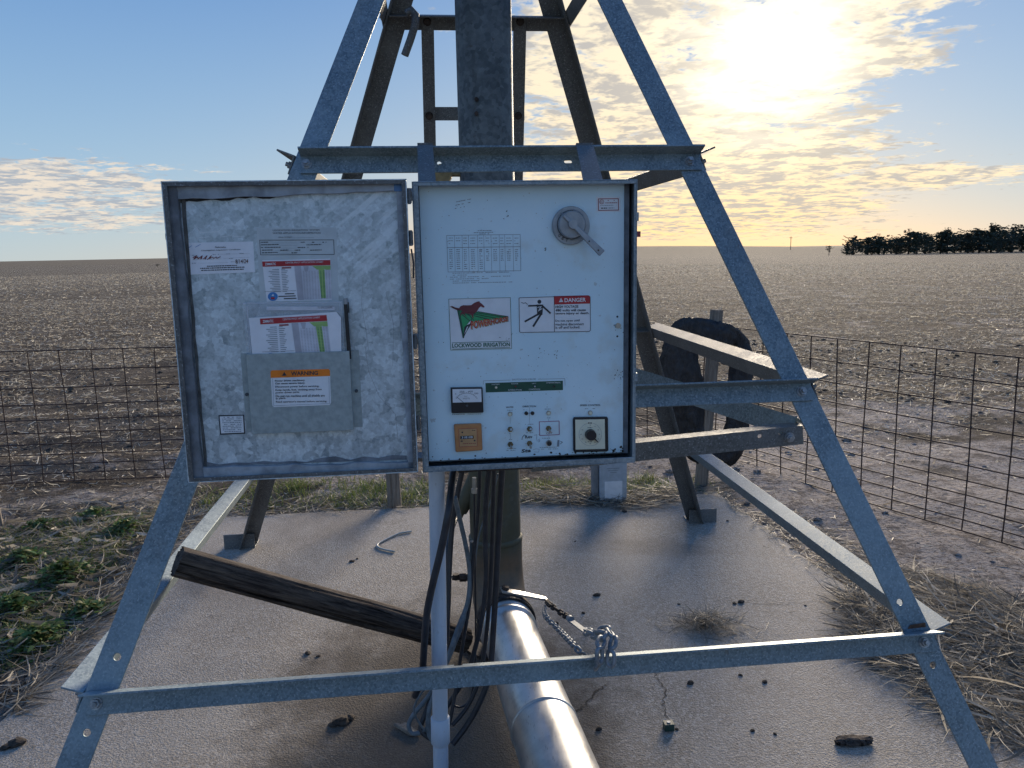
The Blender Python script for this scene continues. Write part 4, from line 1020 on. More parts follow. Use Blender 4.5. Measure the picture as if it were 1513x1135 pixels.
strip(dxl+.03, dzb+.028, dxr-.024, dzb+.024, .006, .009, -.0004, -.0022, 'gasket', jag=.003, name='dark_gap_strip')
strip(dxl+.028, dzt-.034, dxl+.25, dzt-.026, -.006, -.001, -.0004, -.0022, 'gasket_gap', jag=.002, name='dark_gap_strip')
mb = MB(); x, z = D_(591, 276, gy); mb.box((x-.012, gy-.001, z-.009), (x+.010, gy-.0002, z+.010)); mb.build('blue_sealant', 'blue_tape', door)
mb = MB(); x, z = D_(244, 350); mb.box((dxl-.004, -.012, z-.006), (dxl+.004, -.004, z+.006)); mb.build('door_catch', 'galvanized_box', door)
for py in (290, 352, 505, 625):
    mb = MB(); x, z = D_(606, py, -.01); mb.box((dxr, -.012, z-.014), (dxr+.009, -.009, z+.014)); mb.cyl((dxr+.004, -.012, z-.016), (0, 0, .032), .0035, 12); mb.build('hinge', 'galvanized_dull', door, bevel=.0005)
mb = MB(); mb.tube([Vector((dxr+.004, -.012, dzt-.14)), Vector((dxr+.008, -.016, dzt-.17)), Vector((dxr+.006, -.012, dzt-.2))], .0018, 8); mb.build('ground_wire', 'cable_black', door)
def z1x(X, Y): return (230+X/3.7825, 250+Y/3.7825)
def z2x(X, Y): return (230+X/3.7825, 480+Y/3.7825)
DY = 0.0
# inspection certificate card
p = Print(DY, D_); p.slab([z1x(170, 412), z1x(545, 404), z1x(555, 576), z1x(183, 590)], 'paper', .0006)
def ce(X, Y): return (265+X/12.608, 350+Y/12.608)
p.text('Nebraska', [ce(668, 178), ce(868, 176), ce(868, 205), ce(668, 208)], 'ink', 2, .01)
p.text('Chemigation Inspection Certificate', [ce(405, 243), ce(1140, 222), ce(1140, 250), ce(405, 275)], 'ink', 2, .01)
for a, b, y in ((235, 300, 340), (620, 740, 325), (870, 990, 315), (1120, 1200, 305), (925, 1010, 400), (235, 370, 488), (960, 1030, 462)): p.scrib(ce(a, 0)[0], ce(b, 0)[0], ce(0, y)[1], .7, 'ink_pale')
for a, b, c, d in ((760, 325, 1310, 312), (250, 428, 780, 410), (390, 492, 910, 480), (820, 400, 1300, 380)): p.line([ce(a, b), ce(c, d)], .2, 'ink_pale')
for k, (a, b, y) in enumerate(((515, 1085, 540), (390, 1220, 580), (408, 1205, 618))): p.scrib(ce(a, 0)[0], ce(b, 0)[0], ce(0, y)[1], 1.4, 'ink', sk=-.03, fill=.97)
sg = [(255, 385), (330, 352), (270, 415), (345, 375), (350, 410), (430, 355), (400, 410), (425, 395)]; p.line([ce(*q) for q in sg], 1.2, 'marker_red', 3)
p.line([ce(*q) for q in ((450, 412), (520, 352), (480, 415), (500, 400))], 1.0, 'marker_red', 3); p.line([ce(*q) for q in ((525, 425), (600, 350), (560, 405), (625, 380), (640, 402), (690, 375), (700, 400), (765, 370))], .9, 'marker_red', 3)
p.text('8/14/24', [ce(1045, 420), ce(1285, 415), ce(1280, 490), ce(1050, 500)], 'rust', 3, .01)
p.line([ce(180, 200), ce(235, 165)], .6, 'ink_blue'); p.line([ce(300, 195), ce(395, 140)], .6, 'ink_blue')
p.build('inspection_card', door, 'white inspection card with handwritten signature')
# grey information plate
def pl(X, Y): return (370+X/8.733, 330+Y/8.733)
p = Print(DY, D_); p.slab([pl(80, 58), pl(1108, 52), pl(1140, 1000), pl(1150, 1130), pl(130, 1140)], 'card_grey', .0005)
p.text('LOCKWOOD IRRIGATION  SYSTEM', [pl(288, 80), pl(890, 76), pl(890, 98), pl(290, 102)], 'ink', 2); p.text('WATER APPLICATION INFORMATION', [pl(285, 116), pl(905, 112), pl(905, 136), pl(288, 140)], 'ink', 2)
p.text('SERIAL NUMBER', [pl(360, 174), pl(535, 172), pl(535, 186), pl(360, 188)], 'ink', 2); p.line([pl(540, 188), pl(822, 184)], .3, 'ink_pale')
p.frame([pl(120, 218), pl(1075, 214), pl(1082, 402), pl(132, 408)], .7, 'ink')
for y, segs in ((246, ((135, 270), (650, 700), (795, 830), (930, 980))), (279, ((138, 365), (725, 915))), (314, ((140, 390), (610, 748))), (348, ((150, 300), (385, 490), (572, 670), (770, 920))), (382, ((150, 355), (530, 610)))):
    for a, b in segs: p.scrib(pl(a, 0)[0], pl(b, 0)[0], pl(0, y-6)[1], 1.2, 'ink', fill=.95)
    p.line([pl(segs[0][1]+10, y+8), pl(600, y+6)], .2, 'ink_pale')
infop = p.build('information_plate', door, 'grey printed information plate')
def chart(p, Q):
    """application chart drawn in a quad Q (TL,TR,BR,BL); u,v in 0..1"""
    TL, TR, BR, BL = Q
    def q(u, v): return ((TL[0]*(1-u)+TR[0]*u)*(1-v)+(BL[0]*(1-u)+BR[0]*u)*v, (TL[1]*(1-u)+TR[1]*u)*(1-v)+(BL[1]*(1-u)+BR[1]*u)*v)
    p.poly([q(0, 0), q(1, 0), q(1, .13), q(0, .13)], 'ink_red', 2)
    p.text('CENTER PIVOT APPLICATION CHART', [q(.34, .02), q(.9, .02), q(.9, .065), q(.34, .065)], 'white_print', 3)
    p.text('ZIMMATIC', [q(.04, .035), q(.2, .035), q(.2, .10), q(.04, .10)], 'white_print', 3, .02)
    p.poly([q(.46, .14), q(1, .14), q(1, 1), q(.49, 1)], 'chart_pale', 1); p.poly([q(.47, .14), q(.565, .14), q(.58, 1), q(.49, 1)], 'chart_grey', 2); p.poly([q(.60, .14), q(.68, .14), q(.66, .28), q(.62, .28)], 'chart_grey', 2)
    p.poly([q(.73, .14), q(1, .14), q(1, .25), q(.93, .25), q(.91, .22), q(.8, .24)], 'chart_green', 2); p.poly([q(.82, .22), q(.91, .22), q(.915, .97), q(.845, .97)], 'chart_green', 2)
    for c in range(10):
        u = .59+c*.042
        for r in range(22):
            v = .27+r*.033
            if u < .8 or u > .92 or True: p.poly([q(u, v), q(u+.020, v), q(u+.020, v+.014), q(u, v+.014)], 'chart_grey' if not (.8 < u < .92) else 'ink_green', 3)
    for r in range(14):
        v = .20+r*.043; w = .1+.08*((r*37 % 10)/10)
        p.poly([q(.24-w, v), q(.24, v), q(.24, v+.015), q(.24-w, v+.015)], 'ink_pale', 2); p.poly([q(.27, v), q(.27+w*.6, v), q(.27+w*.6, v+.015), q(.27, v+.015)], 'ink_pale', 2)
    p.poly([q(.28, .155), q(.42, .155), q(.42, .19), q(.28, .19)], 'ink_redbrown', 2); p.line([q(0, .76), q(.47, .76)], .4, 'ink')
    for k, (a, b) in enumerate(((.30, .44), (.20, .46), (.28, .47))): p.poly([q(a, .82+.06*k), q(b, .82+.06*k), q(b, .845+.06*k), q(a, .845+.06*k)], 'ink', 2)
    c = q(.115, .89); p.poly([(c[0]+7.3*math.cos(k*math.pi/9), min(c[1]+6.6*math.sin(k*math.pi/9), q(0, 1)[1])) for k in range(18)], 'ink_blue', 2)
    p.poly([(c[0]-2, c[1]-1), (c[0]+.5, c[1]-4), (c[0]+2, c[1]-1)], 'white_print', 3); p.poly([(c[0]-3, c[1]+1), (c[0]+3, c[1]+1), (c[0]+2.5, min(c[1]+4, q(0, 1)[1])), (c[0]-2.5, min(c[1]+4, q(0, 1)[1]))], 'ink_red', 3)
p = Print(-.0006, D_); p.slab([pl(150, 478), pl(1030, 456), pl(1050, 990), pl(212, 1012)], 'paper', .0004)
chart(p, [pl(152, 494), pl(1030, 474), pl(1048, 975), pl(196, 1005)]); p.build('application_chart', door, 'white chart with red header and a green column stuck on the plate')
# document pocket
pk = MB()
qd = [z2x(508, 160), z2x(1085, 150), z2x(1103, 590), z2x(533, 612)]; PKT = .016
pts = [(D_(a, b, -PKT)[0], D_(a, b, -PKT)[1]) for a, b in qd]
X0 = (pts[0][0]+pts[3][0])/2; X1 = (pts[1][0]+pts[2][0])/2; Z1 = (pts[0][1]+pts[1][1])/2; Z0 = (pts[2][1]+pts[3][1])/2
pk.box((X0, -PKT, Z0), (X1, -PKT+.0015, Z1)); pk.box((X0, -PKT+.0015, Z0), (X0+.0015, -.0015, Z1)); pk.box((X1-.0015, -PKT+.0015, Z0), (X1, -.0015, Z1)); pk.box((X0+.0015, -PKT+.0015, Z0), (X1-.0015, -.0015, Z0+.0015))
pk.box((X0-.014, -.0016, Z0+.003), (X0+.0014, -.0002, Z1)); pk.box((X1-.0014, -.0016, Z0+.003), (X1+.018, -.0002, Z1))
pko = pk.build('document_pocket', 'pocket_paint', door, bevel=.0007)
for a, b in (z2x(503, 388), z2x(1117, 368)):
    mb = MB(); x, z = D_(a, b); x = X0-.007 if a < 450 else X1+.009; mb.cyl((x, -.0016, z), (0, -.004, 0), .0036, 12); mb.build('screw', 'cast_dark', pko)
# warning decal on the pocket
p = Print(-PKT, D_); yy = [z2x(642, 262), z2x(650, 254), z2x(965, 247), z2x(974, 254), z2x(980, 436), z2x(972, 448), z2x(662, 460), z2x(652, 450)]
p.slab(yy, 'white_print', .0004); p.poly([z2x(642, 262), z2x(650, 254), z2x(965, 247), z2x(974, 254), z2x(975, 286), z2x(643, 297)], 'ink_orange', 1)
p.poly([z2x(719, 263), z2x(732, 284), z2x(706, 285)], 'ink', 2); p.text('WARNING', [z2x(756, 261), z2x(907, 257), z2x(907, 280), z2x(757, 284)], 'ink', 2, .03)
for i, (t, x1) in enumerate((('Power driven machinery.', 836), ('Can cause severe injury.', 836), ('Disconnect power before servicing.', 914), ('Keep hands, feet, clothing away from', 928), ('power driven parts.', 805), ('Do not run machine until all shields are', 945), ('in place.', 728), ("Read operator's manual before servicing.", 958))):
    y = (308, 323, 341, 359, 374, 392, 407, 425)[i]; p.text(t, [z2x(667+i*.8, y), z2x(x1, y-4), z2x(x1, y+9), z2x(667+i*.8, y+13)], 'ink', 2, .03 if i < 2 else .018)
p.line([z2x(654, 300), z2x(660, 452), z2x(972, 440), z2x(968, 292)], .4, 'ink_pale'); p.build('warning_decal', pko, 'white warning decal with orange header')
# small black-bordered label
p = Print(DY, D_); p.slab([z2x(351, 505), z2x(494, 502), z2x(501, 609), z2x(360, 615)], 'ink', .0004); p.poly([z2x(358, 512), z2x(488, 508), z2x(494, 602), z2x(366, 607)], 'white_print', 1)
for k in range(9): p.scrib(z2x(372 if k % 4 else 380, 0)[0]+k*.15, z2x(480, 0)[0], z2x(0, 515+k*10)[1], 1.1, 'ink_pale', fill=.85)
p.build('torque_label', door, 'small white label with black border')
# scratches on the door sheet
p = Print(-.0001, D_)
for pts in ([z1x(1160, 620), z1x(1150, 760), z1x(1175, 900), z1x(1190, 1010)], [z2x(1170, 120), z2x(1190, 260), z2x(1250, 400), z2x(1340, 500), z2x(1355, 650)], [z1x(1290, 700), z1x(1330, 870), z1x(1325, 1100)]): p.line(pts, .35, 'gasket', 1)
for pts in ([z1x(215, 310), z1x(250, 355), z1x(350, 350), z1x(410, 290)], [z1x(230, 385), z1x(300, 378)], [z1x(360, 380), z1x(420, 372), z1x(490, 380)]): p.line(pts, .6, 'white_print', 1)
p.build('scratches', door)['kind'] = 'stuff'
# things standing in the pocket (top-level)
def door_world(o):
    o.matrix_world = Matrix.Translation(hinge) @ Matrix.Rotation(DA, 4, 'Z'); return o
p = Print(-.0120, D_); p.slab([z1x(520, 832), z1x(1010, 798), z1x(1035, 830), z1x(1040, 1100), z1x(548, 1110)], 'paper', .0006)
chart(p, [z1x(583, 836), z1x(955, 815), z1x(985, 1068), z1x(600, 1080)])
tag(door_world(p.build('loose_chart_sheet', None)), 'white chart sheet with red header standing in the door pocket', 'paper')
p = Print(-.0100, D_); p.slab([z1x(484, 748), z1x(510, 742), z1x(1040, 740), z1x(1062, 1100), z1x(520, 1100)], 'sleeve', .0003)
p.line([z1x(484, 750), z1x(1040, 742)], .8, 'chart_pale', 1); p.line([z1x(510, 765), z1x(540, 1100)], .8, 'chart_pale', 1); p.rect(*z1x(620, 768), *z1x(1000, 788), 'chart_pale', 1); p.text('TO ENCLOSURE', [z1x(905, 768), z1x(988, 766), z1x(988, 778), z1x(905, 780)], 'ink', 2)
tag(door_world(p.build('plastic_sleeve', None)), 'clear plastic document sleeve standing in the door pocket', 'sleeve')
mb = MB(); a = D_(510, 441, -.013); b = D_(516, 522, -.011)
mb.tube([(a[0], -.0125, a[1]), (a[0]+.0005, -.0125, a[1]-.012)], .0045, 10, 1); mb.tube([(a[0], -.0125, a[1]-.012), (b[0], -.0110, b[1]-.012)], .0040, 10, 0); mb.box((a[0]+.0046, -.013, a[1]-.03), (a[0]+.007, -.011, a[1]-.008), 0)
tag(door_world(mb.build('marker_pen', ['black_plastic', 'cast_grey'])), 'slim black marker pen standing at the right end of the door pocket', 'pen')

# ------------------------------------------------------------------ conduit, cables, chains
def smooth(pts, n=8):
    P = [Vector(p) for p in pts]; out = []
    for i in range(len(P)-1):
        p0, p1, p2, p3 = P[max(i-1, 0)], P[i], P[i+1], P[min(i+2, len(P)-1)]
        for k in range(n):
            t = k/n; out.append(.5*((2*p1)+(-p0+p2)*t+(2*p0-5*p1+4*p2-p3)*t*t+(-p0+3*p1-3*p2+p3)*t**3))
    out.append(P[-1]); return out
YC = 1.80
ct, cb = aty(645, 690, YC), aty(651.5, 1135, YC); cpt = Vector(((ct.x+cb.x)/2, YC, 0))
con = empty('conduit', cpt, 0, 'white plastic conduit pipe dropping from the cabinet to the concrete', 'conduit')
lean = (ct.x-cb.x)/(ct.z-cb.z)
def cx_(z): return Vector((cb.x+lean*(z-cb.z), YC, z))
mb = MB(); mb.tube([cx_(O0.z+zb), cx_(.6), cx_(.01)], .0192, 32); relink(mb.build('pipe', 'pvc'), con)
cz = aty(650, 1080, YC).z; mb = MB(); mb.tube([cx_(cz+.038), cx_(cz+.036), cx_(cz-.03), cx_(cz-.036)], [.0195, .0238, .0238, .0195], 32, caps=False); relink(mb.build('coupling', 'pvc'), con)
cabs = [
 ('black_hose', 'thick black hose crossing in front of the white conduit', 'cable_black', .0088, [(670, 690, 1.86), (667, 720, 1.80), (662, 760, 1.755), (651, 815, 1.75), (640, 860, 1.75), (631, 905, 1.76), (627, 950, 1.77), (623, 1000, 1.80), (613, 1028, 1.84)]),
 ('black_hose', 'thick black hose at the right of the bundle curving to the conduit foot', 'cable_black', .0082, [(742, 690, 1.9), (739, 740, 1.95), (736, 800, 1.97), (733, 860, 1.98), (729, 930, 1.98), (724, 990, 1.97), (712, 1030, 1.96), (692, 1068, 1.95), (668, 1100, 1.92)]),
 ('black_hose', 'black cable in the middle of the bundle looping behind the conduit foot', 'cable_black', .0068, [(723, 690, 1.9), (718, 740, 1.93), (717, 800, 1.95), (718, 860, 1.96), (711, 920, 1.97), (700, 965, 1.98), (688, 1000, 1.98), (664, 1038, 1.97), (643, 1066, 1.94), (622, 1083, 1.91)]),
 ('grey_cable', 'grey-blue cable bulging right then curling under the conduit', 'cable_grey', .0062, [(672, 735, 1.9), (680, 770, 1.94), (690, 815, 1.97), (694, 850, 1.98), (691, 890, 1.97), (676, 930, 1.94), (664, 965, 1.92), (648, 1010, 1.9), (634, 1050, 1.88), (634, 1085, 1.87), (648, 1106, 1.87)]),
 ('grey_cable', 'grey-blue cable with a tight pale loop at the left of the conduit foot', 'cable_grey', .0060, [(697, 800, 1.99), (696, 850, 2.0), (688, 905, 1.98), (672, 950, 1.95), (655, 990, 1.93), (636, 1025, 1.91), (612, 1055, 1.9), (604, 1072, 1.89), (612, 1084, 1.88), (632, 1076, 1.88), (648, 1058, 1.9)]),
 ('thin_cable', 'thin black wire hanging straight with a small bottom loop', 'cable_black', .0030, [(701, 722, 2.0), (701, 780, 2.02), (702, 860, 2.03), (703, 930, 2.03), (701, 1000, 2.03), (693, 1035, 2.02), (678, 1045, 2.01), (662, 1036, 2.0)]),
 ('thin_cable', 'thin pale cord slanting across the pipe behind the bundle', 'cable_grey', .0022, [(736, 700, 2.1), (727, 735, 2.12), (716, 765, 2.13), (706, 800, 2.13), (702, 840, 2.13)]),
 ('black_hose', 'black hose curving down from the branch pipe', 'cable_black', .0085, [(675, 762, 2.3), (668, 780, 2.2), (662, 810, 2.1), (659, 850, 2.05), (655, 900, 2.02), (650, 960, 2.0)]),
 ('thin_cable', 'thin grey wire running down the left flank of the pipe', 'cable_grey', .0028, [(633, 1010, 1.86), (612, 1045, 1.86), (622, 1072, 1.87), (640, 1090, 1.88), (650, 1112, 1.88)]),

 ('black_hose', 'black cable close behind the white conduit, ending in the loops', 'cable_black', .0070, [(684, 692, 2.0), (676, 730, 2.0), (668, 780, 2.0), (664, 840, 1.98), (662, 900, 1.96), (658, 960, 1.95), (645, 1010, 1.93), (630, 1050, 1.9), (622, 1078, 1.88), (640, 1094, 1.87)]),
 ('black_hose', 'slender black cable between the conduit and the middle hose', 'cable_black', .0050, [(709, 692, 1.95), (706, 760, 1.97), (699, 830, 1.98), (694, 890, 1.98), (684, 950, 1.97), (676, 1000, 1.97), (668, 1050, 1.95), (660, 1085, 1.93)]),
 ('black_hose', 'black cable on the right flank of the riser bundle', 'cable_black', .0060, [(730, 692, 2.0), (728, 760, 2.03), (726, 830, 2.04), (722, 900, 2.03), (716, 960, 2.02), (706, 1010, 2.0), (690, 1045, 1.98), (668, 1072, 1.95)]),
]
for nm, lb, m, r, pts in cabs:
    P = smooth([aty(*q) for q in pts], 8); c = empty(nm, P[-1], 0, lb, 'cable', 'cables hanging under the cabinet'); 
    mb = MB(); mb.tube(P, r, 12); relink(mb.build('cable', m), c)
    if 'thin black wire' in lb:
        g = MB(); q = P[0]; g.tube([q+Vector((0, 0, .03)), q], .006, 6, smooth=False); g.tube([q, q-Vector((0, 0, .012))], .0085, 8); relink(g.build('cable_gland', 'switch_metal'), c)
mb = MB(); P = smooth([atz(618, 1030, .02), atz(622, 1050, .02), atz(630, 1072, .01), atz(640, 1085, .01)], 4)
sl_ = MB(); q0 = atz(583, 1076, .004); sl_.prism([atz(581, 1073, .002), atz(600, 1072, .002), atz(622, 1088, .002), atz(605, 1088, .002)], (0, 0, .012)); tag(sl_.build('wood_splinter', 'wood_weathered', bevel=.002), 'flat pale brown splinter lying on the pad under the cable loops', 'wood scrap')

def chain(name, label, pts, Lk, wk, r, mat, group=None):
    """pts: list of world points; alternating links"""
    P = smooth(pts, 10); tot = [0]
    for i in range(1, len(P)): tot.append(tot[-1]+(P[i]-P[i-1]).length)
    def at(s):
        for i in range(1, len(P)):
            if tot[i] >= s:
                t = (s-tot[i-1])/max(1e-9, tot[i]-tot[i-1]); return P[i-1].lerp(P[i], t), (P[i]-P[i-1]).normalized()
        return P[-1], (P[-1]-P[-2]).normalized()
    root = empty(name, P[0], 0, label, 'chain', group); mesh = None
    n = int(tot[-1]/(Lk-2.4*r)); out = []
    for i in range(n):
        p_, d_ = at((i+.5)*tot[-1]/n); up = Vector((0, 0, 1)) if abs(d_.z) < .85 else Vector((1, 0, 0))
        s_ = d_.cross(up).normalized(); u_ = s_.cross(d_)
        if mesh is None:
            mb = MB(); h = Lk/2-wk/2; ring = []
            for k in range(6): a = -math.pi/2+math.pi*k/5; ring.append((h+(wk/2-r)*math.cos(a), (wk/2-r)*math.sin(a), 0))
            for k in range(6): a = math.pi/2+math.pi*k/5; ring.append((-h+(wk/2-r)*math.cos(a), (wk/2-r)*math.sin(a), 0))
            mb.tube(ring, r, 8, closed=True); ob = mb.build('link', mat, root); mesh = ob.data
        else:
            ob = bpy.data.objects.new('link', mesh); COL.objects.link(ob); ob.parent = root
        ang = (math.pi/4 if i % 2 else -math.pi/4)+rnd.gauss(0, .12); e1 = s_*math.cos(ang)+u_*math.sin(ang); e2 = d_.cross(e1)
        ob.matrix_local = Matrix.Translation(-P[0]) @ Matrix(((d_.x, e1.x, e2.x, p_.x), (d_.y, e1.y, e2.y, p_.y), (d_.z, e1.z, e2.z, p_.z), (0, 0, 0, 1)))
    return root
brp = corner(-1, -1, ZA)+nF*(BW*.5); 
def onbr(px, py, off=0.): return onplane(px, py, corner(-1, -1, ZA)+nF*off, nF)
ca = l1+Vector((0, 0, -.004))
tens = aty(842, 912, 2.02)
chain('chain', 'dark rusty chain between the pipe clamp and the turnbuckle', [ca, aty(812, 893, 2.2), aty(828, 905, 2.1), aty(841, 913, 2.03)], .030, .019, .0036, 'rust_dark', 'chains from clamp to brace')
tb = MB(); ta, tb_ = aty(841, 914, 2.03), aty(866, 933, 1.88); dd_ = (tb_-ta).normalized()
tb.tube([ta, ta+dd_*.02], .010, 12, 0); tb.box((-.006, -.009, -.003), (.0, .009, .003), mat=Matrix.Translation(ta)); 
u_ = dd_.cross(Vector((0, 0, 1))).normalized(); tb.prism([ta-u_*.009, ta+u_*.009, tb_+u_*.009, tb_-u_*.009], dd_.cross(u_)*.004); tb.cyl(tb_, (0, 0, .008), .007, 10)
tag(tb.build('tension_link', 'chain_zinc', bevel=.001), 'flat metal connecting link joining the rusty chain to the bright chain', 'link')
chain('chain', 'bright zinc chain lashed over the lower front brace', [tb_, aty(880, 938, 1.80), onbr(893, 944, .01)+Vector((0, 0, .012)), onbr(886, 955, .064), onbr(886, 975, .064), onbr(882, 986, .03)], .046, .029, .0050, 'chain_zinc', 'chains from clamp to brace')
chain('chain', 'short bright chain end hanging beside the lashing on the lower front brace', [onbr(884, 938, -.03)+Vector((0, 0, .012)), onbr(898, 940, .0)+Vector((0, 0, .014)), onbr(906, 946, .05), onbr(903, 962, .066), onbr(902, 985, .062)], .046, .029, .0050, 'chain_zinc', 'chains from clamp to brace')
chain('chain', 'pale zinc chain running from the clamp down behind the lower front brace', [ca+Vector((-.005, 0, -.02)), aty(806, 910, 2.18), aty(828, 933, 1.98), aty(850, 956, 1.78), onbr(868, 975, -.04)], .026, .017, .0034, 'chain_zinc', 'chains from clamp to brace')

# ------------------------------------------------------------------ log, posts, pedestal, tube
def post(name, P0, P1, r, mat, label, cat, taper=.95, seg=72, n=26, jag=.05):
    """a slightly uneven round timber from P0 to P1; own local Z along the grain so the wood grain follows it"""
    ax = P1-P0; Ln = ax.length; mb = MB(); vs = []
    for i in range(n+1):
        t = i/n
        for k in range(seg):
            a = 2*math.pi*k/seg; rr = r*(1-(1-taper)*t)*(1+jag*mnoise.noise(Vector((math.cos(a)*1.6, math.sin(a)*1.6, t*Ln*2+r*100)))*(1+.03*math.sin(3*a+1)))
            for q_, (ac, w_, s0, s1) in enumerate(((.6, .07, -.1, .55), (2.1, .05, .3, 1.1), (3.7, .08, -.1, 1.1), (4.9, .05, .1, .8), (5.6, .06, .5, 1.1), (1.4, .05, -.1, .4))):
                if s0 < t < s1:
                    da = (a-ac-.35*mnoise.noise(Vector((t*3, q_*4., r*50)))+math.pi) % (2*math.pi)-math.pi; rr *= 1-.14*math.exp(-(da/w_)**2)
            rr *= 1+.035*mnoise.noise(Vector((math.cos(a)*7, math.sin(a)*7, t*Ln*3)))
            vs.append((rr*math.cos(a), rr*math.sin(a), t*Ln + ((.0015*rnd.gauss(0, 1)) if i in (0, n) else 0)))
    f = []
    for i in range(n):
        for k in range(seg): f.append((i*seg+k, i*seg+(k+1) % seg, (i+1)*seg+(k+1) % seg, (i+1)*seg+k))
    mb.add(vs, f, 0, True); mb.add(vs[:seg], [tuple(range(seg))[::-1]]); mb.add(vs[-seg:], [tuple(range(seg))])
    o = mb.build(name, mat); o.matrix_world = Matrix.Translation(P0) @ ax.to_track_quat('Z', 'Y').to_matrix().to_4x4()
    return tag(o, label, cat)
lgL = onplane(262, 832, corner(-1, -1, ZA), fnorm('L')[0])
lgL = atz(262, 830, .545); lgR = atz(688, 946, .056)
post('timber_post', lgL, lgR, .046, 'wood_charred', 'dark weathered round timber leaning from the left side brace down to the pad', 'log', taper=.98, jag=.10)
pb = atz(1034, 722, -.05); pt = aty(1059, 458, pb.y+.02); post('fence_post', pb-Vector((0, 0, .1)), pt, .041, 'wood_weathered', 'weathered wooden fence post carrying the limp black tube', 'post', .92)
pb2 = atz(584, 752, -.03); post('fence_post', pb2-Vector((0, 0, .1)), pb2+Vector((-.02, .02, .95)), .040, 'wood_weathered', 'short wooden fence post at the back edge of the pad left of the pipe', 'post', .95)
pb3 = atz(-2, 776, -.03); post('fence_post', pb3-Vector((0, 0, .1)), pb3+Vector((-.03, .0, .35)), .03, 'wood_weathered', 'grey post stub at the left picture edge beside the weeds', 'post')
# electrical pedestal
pq = atz(904, 740, 0.0); pq.z = 0; pw = .079; ped = empty('service_pedestal', (pq.x, pq.y, 0), YAW, 'pale grey slim metal electrical pedestal on the far edge of the pad', 'electrical box')
mb = MB(); mb.box((-pw, -.04, 0), (pw, .04, 1.0)); mb.build('box', 'pedestal', ped, bevel=.003)
mb = MB(); mb.box((-.052, -.0415, .012), (.052, -.0401, .13)); mb.build('access_cover', 'white_print', ped, bevel=.001)
mb = MB(); mb.box((-pw-.035, -.01, 0), (-pw-.002, .05, 1.02)); mb.build('backing_channel', 'pedestal_back', ped, bevel=.002)
p = MB()
for k in range(3): p.box((-.04+.01*k, -.0412, .205-.012*k), (.035-.008*k, -.0402, .208-.012*k))
p.build('faded_print', 'ink_pale', ped)

# limp black inner tube hung over the post
def limp_tube():
    mb = MB(); n = 90; seg = 28; ctr = []; Yt = pb.y-.055
    ctl = [(1056, 496), (1020, 488), (1004, 493), (1003, 530), (1008, 570), (1013, 610), (1026, 645), (1045, 668), (1068, 672), (1084, 655), (1090, 620), (1092, 575), (1094, 530), (1090, 506), (1076, 498)]
    wid = [22, 20, 15, 27, 32, 31, 28, 24, 22, 20, 18, 18, 20, 15, 19]
    P = [aty(x, y, Yt+(.05 if 600 < y or x > 1085 else 0)) for x, y in ctl]; m = len(P); vs = []
    sc = Yt/F_PX
    ext = P+P[:3]
    for i in range(m):
        for k in range(7):
            t = k/7; p0, p1, p2, p3 = P[i-1], P[i], P[(i+1) % m], P[(i+2) % m]
            q = .5*((2*p1)+(-p0+p2)*t+(2*p0-5*p1+4*p2-p3)*t*t+(-p0+3*p1-3*p2+p3)*t**3); dq = (.5*((-p0+p2)+2*(2*p0-5*p1+4*p2-p3)*t+3*(-p0+3*p1-3*p2+p3)*t*t)).normalized()
            w = (wid[i]*(1-t)+wid[(i+1) % m]*t)*sc*1.0; w = w*.95
            s_ = dq.cross(Vector((0, 1, 0))).normalized(); ph = (i*7+k)*.55
            for a in range(seg):
                an = 2*math.pi*a/seg; fold = 1+.07*math.sin(7*an+ph*.5)+.22*mnoise.noise(Vector((math.cos(an)*2.6, math.sin(an)*2.6, (i*7+k)*.30)))+.10*mnoise.noise(Vector((math.cos(an)*6, math.sin(an)*6, (i*7+k)*.8)))-.16*abs(math.sin(3.5*an+(i*7+k)*.13))**6
                vs.append(q+s_*math.cos(an)*w*fold+Vector((0, 1, 0))*math.sin(an)*w*.30*fold)
    N = m*7; f = []
    for i in range(N):
        for a in range(seg): f.append((i*seg+a, i*seg+(a+1) % seg, ((i+1) % N)*seg+(a+1) % seg, ((i+1) % N)*seg+a))
    mb.add(vs, f, 0, True); o = mb.build('limp_rubber_tube', 'rubber')
    return tag(o, 'limp black rubber tube hanging in a loop over the wooden fence post', 'rubber tube')
limp_tube()

# ------------------------------------------------------------------ wire fence panels
def fence(name, A, B, h, label, spacing=.203, sag=.012):
    """welded stock panel from A to B (bottom wire ends), stays every 8 inches"""
    root = empty(name, A, 0, label, 'wire fence', 'wire stock panels round the pivot'); d = (B-A); Ln = Vector((d.x, d.y, 0)).length; d2 = d/Ln; nrm = Vector((-d.y, d.x, 0)).normalized()
    hs = [0, .055, .115, .18, .25, .325, .41, .51, .62, .735, .86]; hs = [x/.86*h for x in hs]; seed = rnd.random()*50
    def pt(s, z):
        q = A+d2*s; wob = mnoise.noise(Vector((s*.7+seed, z*.5, 0)))*.03+mnoise.noise(Vector((s*3+seed, z*3, 2)))*.006
        return Vector((q.x, q.y, q.z+z))+nrm*wob+Vector((0, 0, mnoise.noise(Vector((s*.6+seed, 3, z)))*sag))
    for z in hs:
        mb = MB(); m = int(Ln/.1); mb.tube([pt(Ln*i/m, z) for i in range(m+1)], .0040, 6); relink(mb.build('line_wire', 'wire_rust'), root)
    s = .02
    while s < Ln:
        mb = MB(); k = rnd.gauss(0, .008); mb.tube([pt(s+k*math.sin(z*5), z)+nrm*.005 for z in [h*i/6 for i in range(7)]], .0040, 6); relink(mb.build('stay_wire', 'wire_rust'), root); s += spacing
    return root
def gnd(px, py):
    p = atz(px, py, -.05); return p
